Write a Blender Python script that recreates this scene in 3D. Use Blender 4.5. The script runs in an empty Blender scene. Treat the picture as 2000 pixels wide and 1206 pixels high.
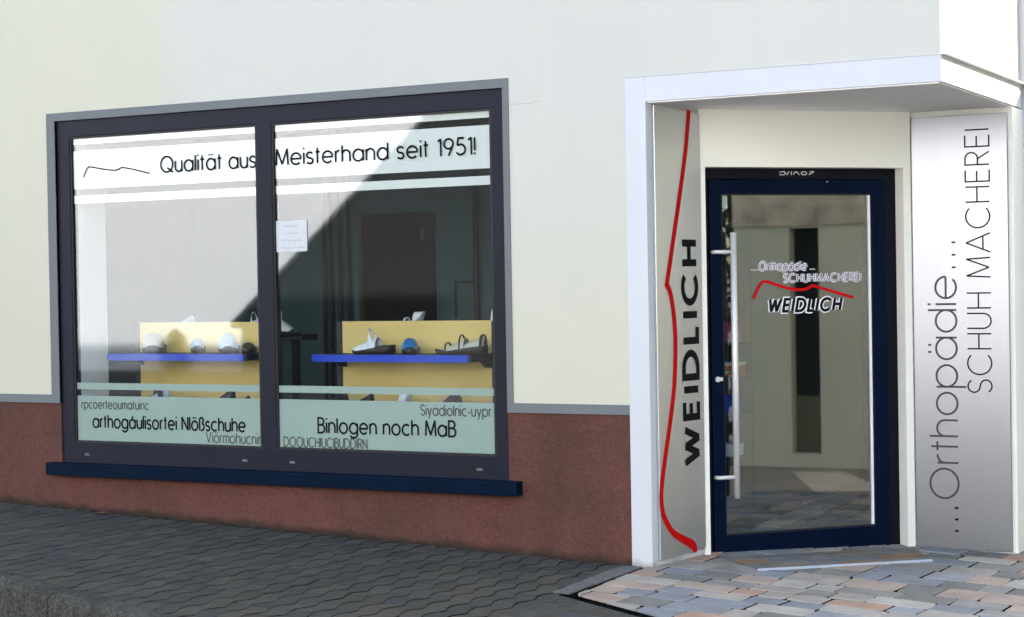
import bpy, bmesh, math, random
from mathutils import Vector, Matrix
from math import radians as R, sin, cos, pi

scn = bpy.context.scene
COL = scn.collection
rnd = random.Random(7)

# ------------------------------------------------------------------ camera
cam_d = bpy.data.cameras.new("camera"); cam = bpy.data.objects.new("camera", cam_d); COL.objects.link(cam)
cam_d.sensor_width = 36.0; cam_d.sensor_fit = 'HORIZONTAL'
cam_d.lens = 3549.08 / 2000 * 36.0
cam_d.clip_start = 0.1; cam_d.clip_end = 2000
yaw, pit, rol = R(-28.3547), R(-0.78959), R(-0.98080)
F = Vector((sin(yaw) * cos(pit), cos(yaw) * cos(pit), sin(pit)))
R0 = Vector((cos(yaw), -sin(yaw), 0)); U0 = R0.cross(F)
RR = R0 * cos(rol) + U0 * sin(rol); UU = -R0 * sin(rol) + U0 * cos(rol)
cam.matrix_world = Matrix(((RR.x, UU.x, -F.x, 0), (RR.y, UU.y, -F.y, -8.6647), (RR.z, UU.z, -F.z, 1.6), (0, 0, 0, 1)))
scn.camera = cam

# ------------------------------------------------------------------ light
SUN_EL, SUN_AZ = R(26), R(48)            # azimuth from +X towards +Y
S = Vector((cos(SUN_EL) * cos(SUN_AZ), cos(SUN_EL) * sin(SUN_AZ), sin(SUN_EL)))
w = bpy.data.worlds.new("World"); scn.world = w; w.use_nodes = True
nt = w.node_tree; nt.nodes.clear()
sky = nt.nodes.new('ShaderNodeTexSky'); sky.sky_type = 'NISHITA'; sky.sun_disc = False
sky.sun_elevation = SUN_EL; sky.sun_rotation = R(90) - SUN_AZ
sky.air_density = 1.0; sky.dust_density = 2.5; sky.ozone_density = 0.6
bg = nt.nodes.new('ShaderNodeBackground'); bg.inputs[1].default_value = 0.14
wo = nt.nodes.new('ShaderNodeOutputWorld')
nt.links.new(sky.outputs[0], bg.inputs[0]); nt.links.new(bg.outputs[0], wo.inputs[0])
sl = bpy.data.lights.new("sun", 'SUN'); sl.energy = 4.5; sl.angle = R(0.5); sl.color = (1, 0.95, 0.88)
so = bpy.data.objects.new("sun", sl); COL.objects.link(so)
so.rotation_euler = S.to_track_quat('Z', 'Y').to_euler(); so.location = (8, 8, 20)

scn.view_settings.view_transform = 'Standard'; scn.view_settings.look = 'None'
scn.view_settings.exposure = 2.42; scn.view_settings.gamma = 1.0
scn.render.engine = 'CYCLES'
scn.cycles.max_bounces = 10; scn.cycles.transparent_max_bounces = 16; scn.cycles.diffuse_bounces = 5
scn.cycles.caustics_reflective = False; scn.cycles.caustics_refractive = False

# ------------------------------------------------------------------ materials
def lin(r, g, b):
    f = lambda c: (c / 255 / 12.92) if c / 255 <= 0.04045 else ((c / 255 + 0.055) / 1.055) ** 2.4
    return (f(r), f(g), f(b))

def multiply_noise(m, scale, amt, stretch=(1, 1, 1), detail=4):
    """grain, speckle or streaks: scales whatever colour the surface has"""
    t = m.node_tree; n = t.nodes; l = t.links; p = n['Principled BSDF']
    tc = n.new('ShaderNodeTexCoord'); mp = n.new('ShaderNodeMapping'); mp.inputs['Scale'].default_value = stretch
    l.new(tc.outputs['Object'], mp.inputs[0])
    nz = n.new('ShaderNodeTexNoise'); nz.inputs['Scale'].default_value = scale; nz.inputs['Detail'].default_value = detail
    l.new(mp.outputs[0], nz.inputs['Vector'])
    mr = n.new('ShaderNodeMapRange'); mr.inputs['From Min'].default_value = 0.3; mr.inputs['From Max'].default_value = 0.7
    mr.inputs['To Min'].default_value = 1 - amt; mr.inputs['To Max'].default_value = 1 + amt
    l.new(nz.outputs[0], mr.inputs[0])
    mx = n.new('ShaderNodeVectorMath'); mx.operation = 'SCALE'; l.new(mr.outputs[0], mx.inputs['Scale'])
    bc = p.inputs['Base Color']
    if bc.links: l.new(bc.links[0].from_socket, mx.inputs[0])
    else: mx.inputs[0].default_value = bc.default_value[:3]
    l.new(mx.outputs[0], bc)

def mat(name, col, rough=0.8, var=0.0, vscale=3.0, bump=0.0, bscale=60.0, metal=0.0, spec=None, col2=None, bdist=0.01, vdetail=4, stretch=None, coat=0.0, speck=None):
    m = bpy.data.materials.new(name); m.use_nodes = True
    t = m.node_tree; n = t.nodes; l = t.links; p = n['Principled BSDF']
    p.inputs['Base Color'].default_value = (*col, 1); p.inputs['Roughness'].default_value = rough
    p.inputs['Metallic'].default_value = metal
    if spec is not None: p.inputs['Specular IOR Level'].default_value = spec
    if coat: p.inputs['Coat Weight'].default_value = coat
    tc = n.new('ShaderNodeTexCoord'); vec = tc.outputs['Object']
    if stretch:
        mp = n.new('ShaderNodeMapping'); mp.inputs['Scale'].default_value = stretch
        l.new(vec, mp.inputs[0]); vec = mp.outputs[0]
    if var or col2:
        nz = n.new('ShaderNodeTexNoise'); nz.inputs['Scale'].default_value = vscale; nz.inputs['Detail'].default_value = vdetail
        nz.inputs['Roughness'].default_value = 0.6
        l.new(vec, nz.inputs['Vector'])
        cr = n.new('ShaderNodeValToRGB')
        a = col2 if col2 else tuple(max(0, c * (1 - var)) for c in col)
        b = col if col2 else tuple(c * (1 + var) for c in col)
        cr.color_ramp.elements[0].position = 0.3; cr.color_ramp.elements[1].position = 0.7
        cr.color_ramp.elements[0].color = (*a, 1); cr.color_ramp.elements[1].color = (*b, 1)
        l.new(nz.outputs[0], cr.inputs[0]); l.new(cr.outputs[0], p.inputs['Base Color'])
        m['ramp'] = cr.name
    for sp in (speck or ()):
        multiply_noise(m, *sp)
    if bump:
        bz = n.new('ShaderNodeTexNoise'); bz.inputs['Scale'].default_value = bscale; bz.inputs['Detail'].default_value = 3
        l.new(vec, bz.inputs['Vector'])
        bp = n.new('ShaderNodeBump'); bp.inputs['Strength'].default_value = bump; bp.inputs['Distance'].default_value = bdist
        l.new(bz.outputs[0], bp.inputs['Height']); l.new(bp.outputs[0], p.inputs['Normal'])
    return m

def island_mat(name, cols, rough=0.75, grain=0.12, gscale=14, bump=0.25, bscale=120, blend=0.0):
    """each stone of a paved sheet takes its own tone"""
    m = bpy.data.materials.new(name); m.use_nodes = True
    t = m.node_tree; n = t.nodes; l = t.links; p = n['Principled BSDF']
    p.inputs['Roughness'].default_value = rough; p.inputs['Specular IOR Level'].default_value = 0.15
    g = n.new('ShaderNodeNewGeometry'); cr = n.new('ShaderNodeValToRGB')
    cr.color_ramp.interpolation = 'CONSTANT' if not blend else 'LINEAR'
    while len(cr.color_ramp.elements) < len(cols): cr.color_ramp.elements.new(0.5)
    for i, (e, c) in enumerate(zip(cr.color_ramp.elements, cols)):
        e.position = i / len(cols); e.color = (*c, 1)
    tc = n.new('ShaderNodeTexCoord')
    l.new(g.outputs['Random Per Island'], cr.inputs[0])
    nz = n.new('ShaderNodeTexNoise'); nz.inputs['Scale'].default_value = gscale; nz.inputs['Detail'].default_value = 6; nz.inputs['Roughness'].default_value = 0.65
    l.new(tc.outputs['Object'], nz.inputs['Vector'])
    mr = n.new('ShaderNodeMapRange'); mr.inputs['From Min'].default_value = 0.25; mr.inputs['From Max'].default_value = 0.75
    mr.inputs['To Min'].default_value = 1 - grain; mr.inputs['To Max'].default_value = 1 + grain
    l.new(nz.outputs[0], mr.inputs[0])
    mx = n.new('ShaderNodeVectorMath'); mx.operation = 'SCALE'
    l.new(cr.outputs[0], mx.inputs[0]); l.new(mr.outputs[0], mx.inputs['Scale'])
    l.new(mx.outputs[0], p.inputs['Base Color'])
    bz = n.new('ShaderNodeTexNoise'); bz.inputs['Scale'].default_value = bscale; bz.inputs['Detail'].default_value = 4
    l.new(tc.outputs['Object'], bz.inputs['Vector'])
    bp = n.new('ShaderNodeBump'); bp.inputs['Strength'].default_value = bump; bp.inputs['Distance'].default_value = 0.004
    l.new(bz.outputs[0], bp.inputs['Height']); l.new(bp.outputs[0], p.inputs['Normal'])
    return m

def glass_mat(name, tint, refl, rough=0.0):
    m = bpy.data.materials.new(name); m.use_nodes = True
    t = m.node_tree; n = t.nodes; l = t.links; n.remove(n['Principled BSDF']); out = n['Material Output']
    tr = n.new('ShaderNodeBsdfTransparent'); tr.inputs[0].default_value = (*tint, 1)
    gl = n.new('ShaderNodeBsdfGlossy'); gl.inputs['Roughness'].default_value = rough
    gl.inputs[0].default_value = (0.97, 0.98, 1.0, 1)
    lw = n.new('ShaderNodeLayerWeight'); lw.inputs[0].default_value = 0.25
    mr = n.new('ShaderNodeMapRange'); mr.inputs['To Min'].default_value = refl; mr.inputs['To Max'].default_value = 0.9
    pw = n.new('ShaderNodeMath'); pw.operation = 'POWER'; pw.inputs[1].default_value = 4.0
    l.new(lw.outputs['Facing'], pw.inputs[0]); l.new(pw.outputs[0], mr.inputs[0])
    mx = n.new('ShaderNodeMixShader')
    l.new(mr.outputs[0], mx.inputs[0]); l.new(tr.outputs[0], mx.inputs[1]); l.new(gl.outputs[0], mx.inputs[2])
    l.new(mx.outputs[0], out.inputs[0])
    return m

def foil_mat(name, col):
    m = bpy.data.materials.new(name); m.use_nodes = True
    t = m.node_tree; n = t.nodes; l = t.links; n.remove(n['Principled BSDF']); out = n['Material Output']
    a = n.new('ShaderNodeBsdfDiffuse'); a.inputs[0].default_value = (*col, 1)
    b = n.new('ShaderNodeBsdfTranslucent'); b.inputs[0].default_value = (*col, 1)
    mx = n.new('ShaderNodeMixShader'); mx.inputs[0].default_value = 0.25
    l.new(a.outputs[0], mx.inputs[1]); l.new(b.outputs[0], mx.inputs[2]); l.new(mx.outputs[0], out.inputs[0])
    return m

M = {}
M['render'] = mat('cream_render', (0.5274, 0.5105, 0.4011), 0.9, bump=0.18, bscale=220, bdist=0.004, col2=(0.5150, 0.5065, 0.4049), vscale=0.7)
M['recess'] = mat('recess_render', (0.86, 0.85, 0.77), 0.9, var=0.02, vscale=1.2, bump=0.12, bscale=200, bdist=0.003)
M['soffit'] = mat('white_soffit_paint', (0.94, 0.94, 0.94), 0.8, var=0.01, vscale=2)
M['post'] = mat('white_post_paint', (0.5508, 0.5589, 0.5751), 0.75, var=0.025, vscale=2.5, bump=0.1, bscale=120, bdist=0.003)
M['white'] = mat('white_masonry_paint', (0.5508, 0.5589, 0.5751), 0.75, var=0.025, vscale=2.5, bump=0.1, bscale=120, bdist=0.003)
M['plinth'] = mat('oxblood_roughcast', (0.135, 0.054, 0.044), 0.95, col2=(0.086, 0.043, 0.031), vscale=1.5, bump=1.0, bscale=110, bdist=0.010, vdetail=10, spec=.2, speck=((130, .20), (38, .12), (2.2, .10, (2, 2, .35), 5)))
M['trim'] = mat('grey_trim_paint', (0.1353, 0.1460, 0.1492), 0.8, var=0.03, vscale=2)
M['frame'] = mat('anthracite_frame', (0.0082, 0.0098, 0.0189), 0.5, var=0.12, vscale=3, spec=0.18)
M['rubber'] = mat('black_gasket', (0.004, 0.004, 0.006), 0.6)
M['sill'] = mat('navy_sill', (0.0008, 0.0074, 0.0213), 0.5, var=0.15, vscale=4, spec=0.05)
M['door'] = mat('navy_door_paint', (0.0010, 0.0053, 0.0205), 0.45, var=0.15, vscale=3, spec=0.06)
M['doorframe'] = mat('black_door_frame', (0.002, 0.003, 0.007), 0.5, spec=0.15)
M['steel'] = mat('brushed_steel', (0.82, 0.82, 0.82), 0.38, metal=1.0, bump=0.05, bscale=300, stretch=(1, 1, 0.05))
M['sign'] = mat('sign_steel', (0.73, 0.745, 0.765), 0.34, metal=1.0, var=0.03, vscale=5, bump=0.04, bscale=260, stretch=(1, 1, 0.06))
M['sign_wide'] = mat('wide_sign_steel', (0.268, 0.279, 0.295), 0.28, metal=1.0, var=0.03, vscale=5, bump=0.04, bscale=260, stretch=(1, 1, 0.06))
M['black'] = mat('black_vinyl', (0.006, 0.006, 0.008), 0.7, spec=0.1)
M['grey_vinyl'] = mat('grey_vinyl', (0.075, 0.085, 0.082), 0.7, spec=0.1)
M['white_vinyl'] = mat('white_vinyl', (0.82, 0.82, 0.85), 0.5)
M['red'] = mat('red_vinyl', (0.46, 0.002, 0.003), 0.6, spec=.1)
M['glass'] = glass_mat('shop_glass', (0.96, 0.98, 0.97), 0.070, 0.03)
M['doorglass'] = glass_mat('door_glass', (0.93, 0.96, 0.93), 0.120, 0.02)
M['foil'] = foil_mat('white_foil', (0.88, 0.89, 0.86))
M['frost'] = foil_mat('frosted_foil', (0.3280, 0.4264, 0.3731))
M['paper'] = foil_mat('paper', (0.7052, 0.7134, 0.7216))
M['int_wall'] = mat('interior_wall_paint', (0.0697, 0.1394, 0.1640), 0.9, var=0.05)
M['int_white'] = mat('interior_white_paint', (0.6150, 0.6150, 0.6232), 0.9)
M['int_floor'] = mat('interior_floor', (0.12, 0.10, 0.08), 0.6, var=0.2)
M['dark'] = mat('dark_opening', (0.004, 0.004, 0.005), 0.9)
M['brown'] = mat('brown_door_trim', (0.10, 0.05, 0.02), 0.6)
M['rack_dark'] = mat('navy_rack_metal', (0.0082, 0.0098, 0.0180), 0.5)
M['board'] = mat('cream_yellow_board', (0.6954, 0.5210, 0.1894), 0.7, var=0.04, vscale=3)
M['blue'] = mat('blue_shelf_edge', (0.0016, 0.0451, 0.5084), 0.4)
M['shoe_white'] = mat('white_leather', (0.75, 0.76, 0.78), 0.5, var=0.05, vscale=20)
M['shoe_beige'] = mat('beige_leather', (0.50, 0.47, 0.40), 0.6, var=0.08, vscale=20)
M['shoe_sole'] = mat('brown_sole', (0.028, 0.018, 0.013), 0.6, var=0.2, vscale=25)
M['shoe_black'] = mat('black_leather', (0.010, 0.009, 0.010), 0.45)
M['shoe_blue'] = mat('blue_leather', (0.02, 0.22, 0.55), 0.35)
M['shoe_pale'] = mat('pale_blue_leather', (0.45, 0.58, 0.70), 0.45, var=0.1, vscale=25)
M['asphalt'] = mat('asphalt', (0.042, 0.042, 0.044), 0.9, var=0.25, vscale=60, bump=0.6, bscale=160, bdist=0.006)
M['patch'] = mat('coarse_tarmac_patch', (0.060, 0.062, 0.064), 0.95, col2=(0.030, 0.031, 0.033), vscale=55, bump=1.0, bscale=90, bdist=0.012)
M['bed'] = mat('joint_sand', (0.004, 0.004, 0.004), 1.0, var=0.3, vscale=20, spec=0.0)
M['kerb'] = mat('weathered_kerb_concrete', (0.0713, 0.0694, 0.0568), 0.95, col2=(0.0341, 0.0329, 0.0273), vscale=7, bump=0.7, bscale=120, bdist=0.008, vdetail=8, spec=.2, speck=((120, .75), (45, .35)))
M['pavers'] = island_mat('grey_pavers', [(0.0537, 0.0525, 0.0466), (0.0607, 0.0580, 0.0491), (0.0676, 0.0644, 0.0541), (0.0582, 0.0548, 0.0441), (0.0724, 0.0675, 0.0524), (0.0558, 0.0548, 0.0508)], 0.85, 0.16, 9, 0.35, 160)
M['stones'] = island_mat('mixed_stone_pavers', [(0.2112, 0.2059, 0.1879), (0.1975, 0.2059, 0.2185), (0.3398, 0.2334, 0.1704), (0.3123, 0.2837, 0.2447), (0.2250, 0.2196, 0.2010), (0.1607, 0.1602, 0.1442), (0.2480, 0.2563, 0.2666), (0.3306, 0.2654, 0.2141), (0.2847, 0.2700, 0.2403), (0.2066, 0.2196, 0.2360), (0.3490, 0.3295, 0.2884)], 0.7, 0.26, 5.5, 0.45, 45)
M['ramp_stone'] = island_mat('step_pavers', [(0.15, 0.14, 0.12), (0.22, 0.14, 0.075), (0.14, 0.145, 0.15), (0.19, 0.15, 0.11), (0.17, 0.17, 0.16)], 0.75, 0.2, 9, 0.3, 70)
M['moss'] = mat('moss', (0.030, 0.034, 0.015), 0.95, col2=(0.008, 0.009, 0.005), vscale=30)
M['concrete'] = mat('bounce_concrete', (0.42, 0.41, 0.39), 0.9, var=0.1, vscale=4)
M['opp_white'] = mat('sunny_white_render', (0.74, 0.76, 0.80), 0.9, var=0.02)
M['opp_plinth'] = mat('grey_plinth', (0.10, 0.095, 0.09), 0.9, var=0.1)
M['shadow_dark'] = mat('shadow_form_dark', (0.020, 0.022, 0.022), 0.85, var=0.3, vscale=6, stretch=(4, 4, 0.3))
M['slate'] = mat('slate_roof', (0.05, 0.05, 0.055), 0.8, var=0.2, vscale=5)
M['side_wall'] = mat('olive_grey_render', (0.70, 0.67, 0.51), 0.9, col2=(0.60, 0.58, 0.44), vscale=1.4, bump=0.3)
M['stoneband'] = mat('rough_stone_band', (0.85, 0.70, 0.50), 0.95, col2=(0.36, 0.31, 0.25), vscale=5, bump=0.8, bscale=25)
M['pane_dark'] = mat('dark_window_pane', (0.02, 0.022, 0.025), 0.1)
M['leaf'] = mat('hedge_leaves', (0.050, 0.085, 0.025), 0.7, col2=(0.025, 0.050, 0.015), vscale=6)
M['bark'] = mat('bark', (0.08, 0.06, 0.045), 0.9)
M['pink'] = mat('pink_card', (0.45, 0.03, 0.16), 0.6)
M['orange'] = mat('orange_card', (0.55, 0.18, 0.04), 0.6)

# darken the plinth with splash-back grime near the pavement, tint facade less yellow to the right and higher up
def facade_patch(m):
    t = m.node_tree; n = t.nodes; l = t.links; p = n['Principled BSDF']
    src = p.inputs['Base Color'].links[0].from_socket
    tc = n.new('ShaderNodeTexCoord'); sx = n.new('ShaderNodeSeparateXYZ'); l.new(tc.outputs['Object'], sx.inputs[0])
    mr = n.new('ShaderNodeMapRange'); mr.interpolation_type = 'SMOOTHSTEP'
    mr.inputs['From Min'].default_value = -7.20; mr.inputs['From Max'].default_value = -6.82
    l.new(sx.outputs['X'], mr.inputs[0])
    mr2 = n.new('ShaderNodeMapRange'); mr2.interpolation_type = 'SMOOTHSTEP'
    mr2.inputs['From Min'].default_value = 1.0; mr2.inputs['From Max'].default_value = 2.6
    l.new(sx.outputs['Z'], mr2.inputs[0])
    mu = n.new('ShaderNodeMath'); mu.operation = 'MULTIPLY'; l.new(mr.outputs[0], mu.inputs[0]); l.new(mr2.outputs[0], mu.inputs[1])
    mx = n.new('ShaderNodeMix'); mx.data_type = 'RGBA'; mx.inputs['B'].default_value = (0.525, 0.513, 0.462, 1)
    l.new(mu.outputs[0], mx.inputs['Factor']); l.new(src, mx.inputs['A']); l.new(mx.outputs['Result'], p.inputs['Base Color'])
facade_patch(M['render'])
multiply_noise(M['render'], 0.55, 0.028, (1, 1, 1), 5); multiply_noise(M['render'], 3.0, 0.007, (2.2, 2.2, 0.12), 5); multiply_noise(M['render'], 160, 0.035, (1, 1, 1), 2)

def grime(m, zline, slope, height, col):
    t = m.node_tree; n = t.nodes; l = t.links; p = n['Principled BSDF']
    src = p.inputs['Base Color'].links[0].from_socket
    tc = n.new('ShaderNodeTexCoord'); sx = n.new('ShaderNodeSeparateXYZ'); l.new(tc.outputs['Object'], sx.inputs[0])
    ml = n.new('ShaderNodeMath'); ml.operation = 'MULTIPLY_ADD'; ml.inputs[1].default_value = -slope; ml.inputs[2].default_value = -zline
    l.new(sx.outputs['X'], ml.inputs[0])
    ad = n.new('ShaderNodeMath'); l.new(ml.outputs[0], ad.inputs[0]); l.new(sx.outputs['Z'], ad.inputs[1])
    nz = n.new('ShaderNodeTexNoise'); nz.inputs['Scale'].default_value = 7; nz.inputs['Detail'].default_value = 6
    l.new(tc.outputs['Object'], nz.inputs['Vector'])
    md = n.new('ShaderNodeMath'); md.operation = 'MULTIPLY_ADD'; md.inputs[1].default_value = -height * 1.6
    l.new(nz.outputs[0], md.inputs[0]); l.new(ad.outputs[0], md.inputs[2])
    mr = n.new('ShaderNodeMapRange'); mr.interpolation_type = 'SMOOTHSTEP'
    mr.inputs['From Min'].default_value = -height * 0.7; mr.inputs['From Max'].default_value = height * 0.3
    mr.inputs['To Min'].default_value = 0.85; mr.inputs['To Max'].default_value = 0
    l.new(md.outputs[0], mr.inputs[0])
    mx = n.new('ShaderNodeMix'); mx.data_type = 'RGBA'; mx.inputs['B'].default_value = (*col, 1)
    l.new(mr.outputs[0], mx.inputs['Factor']); l.new(src, mx.inputs['A']); l.new(mx.outputs['Result'], p.inputs['Base Color'])
GA, GB = -0.0315, -0.0345              # pavement plane  z = GA + GB * x
grime(M['plinth'], GA, GB, 0.045, (0.030, 0.024, 0.018))
grime(M['post'], GA - .03, GB, 0.07, (0.16, 0.14, 0.11))

def gz(x, y=0): return GA + GB * x

# ------------------------------------------------------------------ mesh helpers
class MB:
    def __init__(self): self.v = []; self.f = []; self.m = []
    def face(self, pts, mi=0):
        i = len(self.v); self.v += [tuple(p) for p in pts]; self.f.append(tuple(range(i, i + len(pts)))); self.m.append(mi); return self
    def box(self, x0, x1, y0, y1, z0, z1, T=None, mi=0):
        T = T or (lambda a, b, c: (a, b, c))
        c = [T(x, y, z) for z in (z0, z1) for y in (y0, y1) for x in (x0, x1)]
        i = len(self.v); self.v += [tuple(p) for p in c]
        for q in ((0, 2, 3, 1), (4, 5, 7, 6), (0, 1, 5, 4), (2, 6, 7, 3), (0, 4, 6, 2), (1, 3, 7, 5)):
            self.f.append(tuple(i + k for k in q)); self.m.append(mi)
        return self
    def prism(self, poly, z0, z1, T=None, mi=0):
        """poly in plan, counter-clockwise; z0/z1 may be functions of (x, y)"""
        T = T or (lambda a, b, c: (a, b, c))
        A = (lambda x, y: z0(x, y)) if callable(z0) else (lambda x, y: z0)
        B = (lambda x, y: z1(x, y)) if callable(z1) else (lambda x, y: z1)
        n = len(poly); i = len(self.v)
        self.v += [tuple(T(x, y, A(x, y))) for x, y in poly] + [tuple(T(x, y, B(x, y))) for x, y in poly]
        self.f.append(tuple(i + k for k in reversed(range(n)))); self.m.append(mi)
        self.f.append(tuple(i + n + k for k in range(n))); self.m.append(mi)
        for k in range(n):
            j = (k + 1) % n; self.f.append((i + k, i + j, i + n + j, i + n + k)); self.m.append(mi)
        return self
    def slab(self, xs, zs, solid, y0, y1, T=None):
        """wall with openings: closed shell over a grid of cells"""
        T = T or (lambda a, b, c: (a, b, c))
        nx, nz = len(xs) - 1, len(zs) - 1
        idx = {}
        def V(i, j, k):
            if (i, j, k) not in idx:
                idx[(i, j, k)] = len(self.v); self.v.append(tuple(T(xs[i], (y0, y1)[k], zs[j])))
            return idx[(i, j, k)]
        ok = lambda i, j: 0 <= i < nx and 0 <= j < nz and solid(i, j)
        for i in range(nx):
            for j in range(nz):
                if not ok(i, j): continue
                self.f.append((V(i, j, 0), V(i + 1, j, 0), V(i + 1, j + 1, 0), V(i, j + 1, 0)))
                self.f.append((V(i, j, 1), V(i, j + 1, 1), V(i + 1, j + 1, 1), V(i + 1, j, 1)))
                if not ok(i - 1, j): self.f.append((V(i, j, 0), V(i, j + 1, 0), V(i, j + 1, 1), V(i, j, 1)))
                if not ok(i + 1, j): self.f.append((V(i + 1, j, 0), V(i + 1, j, 1), V(i + 1, j + 1, 1), V(i + 1, j + 1, 0)))
                if not ok(i, j - 1): self.f.append((V(i, j, 0), V(i, j, 1), V(i + 1, j, 1), V(i + 1, j, 0)))
                if not ok(i, j + 1): self.f.append((V(i, j + 1, 0), V(i + 1, j + 1, 0), V(i + 1, j + 1, 1), V(i, j + 1, 1)))
        self.m += [0] * (len(self.f) - len(self.m))
        return self
    def tube(self, pts, r, seg=10, closed=False, caps=True):
        pts = [Vector(p) for p in pts]; n = len(pts); rings = []
        rs = r if isinstance(r, (list, tuple)) else [r] * n
        up = None
        for k in range(n):
            a = pts[k - 1] if (k > 0 or closed) else pts[k]; b = pts[(k + 1) % n] if (k < n - 1 or closed) else pts[k]
            t = (b - a).normalized()
            if up is None:
                up = Vector((0, 0, 1)) if abs(t.z) < 0.9 else Vector((0, 1, 0))
            s = t.cross(up).normalized(); up = s.cross(t).normalized()
            base = len(self.v)
            for q in range(seg):
                a_ = 2 * pi * q / seg
                self.v.append(tuple(pts[k] + (s * cos(a_) + up * sin(a_)) * rs[k]))
            rings.append(base)
        for k in range(n if closed else n - 1):
            A, B = rings[k], rings[(k + 1) % n]
            for q in range(seg):
                q2 = (q + 1) % seg; self.f.append((A + q, A + q2, B + q2, B + q)); self.m.append(0)
        if caps and not closed:
            self.f.append(tuple(rings[0] + q for q in reversed(range(seg)))); self.m.append(0)
            self.f.append(tuple(rings[-1] + q for q in range(seg))); self.m.append(0)
        return self
    def build(self, name, material, parent=None, bevel=0.0, smooth=False, local=False):
        me = bpy.data.meshes.new(name); me.from_pydata(self.v, [], self.f)
        mats = material if isinstance(material, list) else [material]
        for x in mats: me.materials.append(x)
        for pl, mi in zip(me.polygons, self.m): pl.material_index = mi
        bm = bmesh.new(); bm.from_mesh(me); bmesh.ops.recalc_face_normals(bm, faces=bm.faces); bm.to_mesh(me); bm.free()
        if smooth:
            for pl in me.polygons: pl.use_smooth = True
        o = bpy.data.objects.new(name, me); COL.objects.link(o)
        if parent:
            o.parent = parent
            if not local and parent.type == 'EMPTY': o.matrix_parent_inverse = Matrix.Translation(-parent.location)
        if bevel:
            b = o.modifiers.new('bevel', 'BEVEL'); b.width = bevel; b.segments = 2; b.limit_method = 'ANGLE'; b.angle_limit = R(40)
        return o

def tag(o, label=None, cat=None, group=None, kind=None):
    if label: o['label'] = label
    if cat: o['category'] = cat
    if group: o['group'] = group
    if kind: o['kind'] = kind
    return o
def thing(name, loc, label, cat, group=None, rz=0):
    o = bpy.data.objects.new(name, None); COL.objects.link(o); o.location = loc; o.rotation_euler = (0, 0, rz)
    o.empty_display_size = 0.1
    return tag(o, label, cat, group)
def copy_tree(o, parent=None):
    c = o.copy(); COL.objects.link(c)
    if parent:
        mi = o.matrix_parent_inverse.copy(); c.parent = parent; c.matrix_parent_inverse = mi
    for ch in list(o.children): copy_tree(ch, c)
    return c

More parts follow.
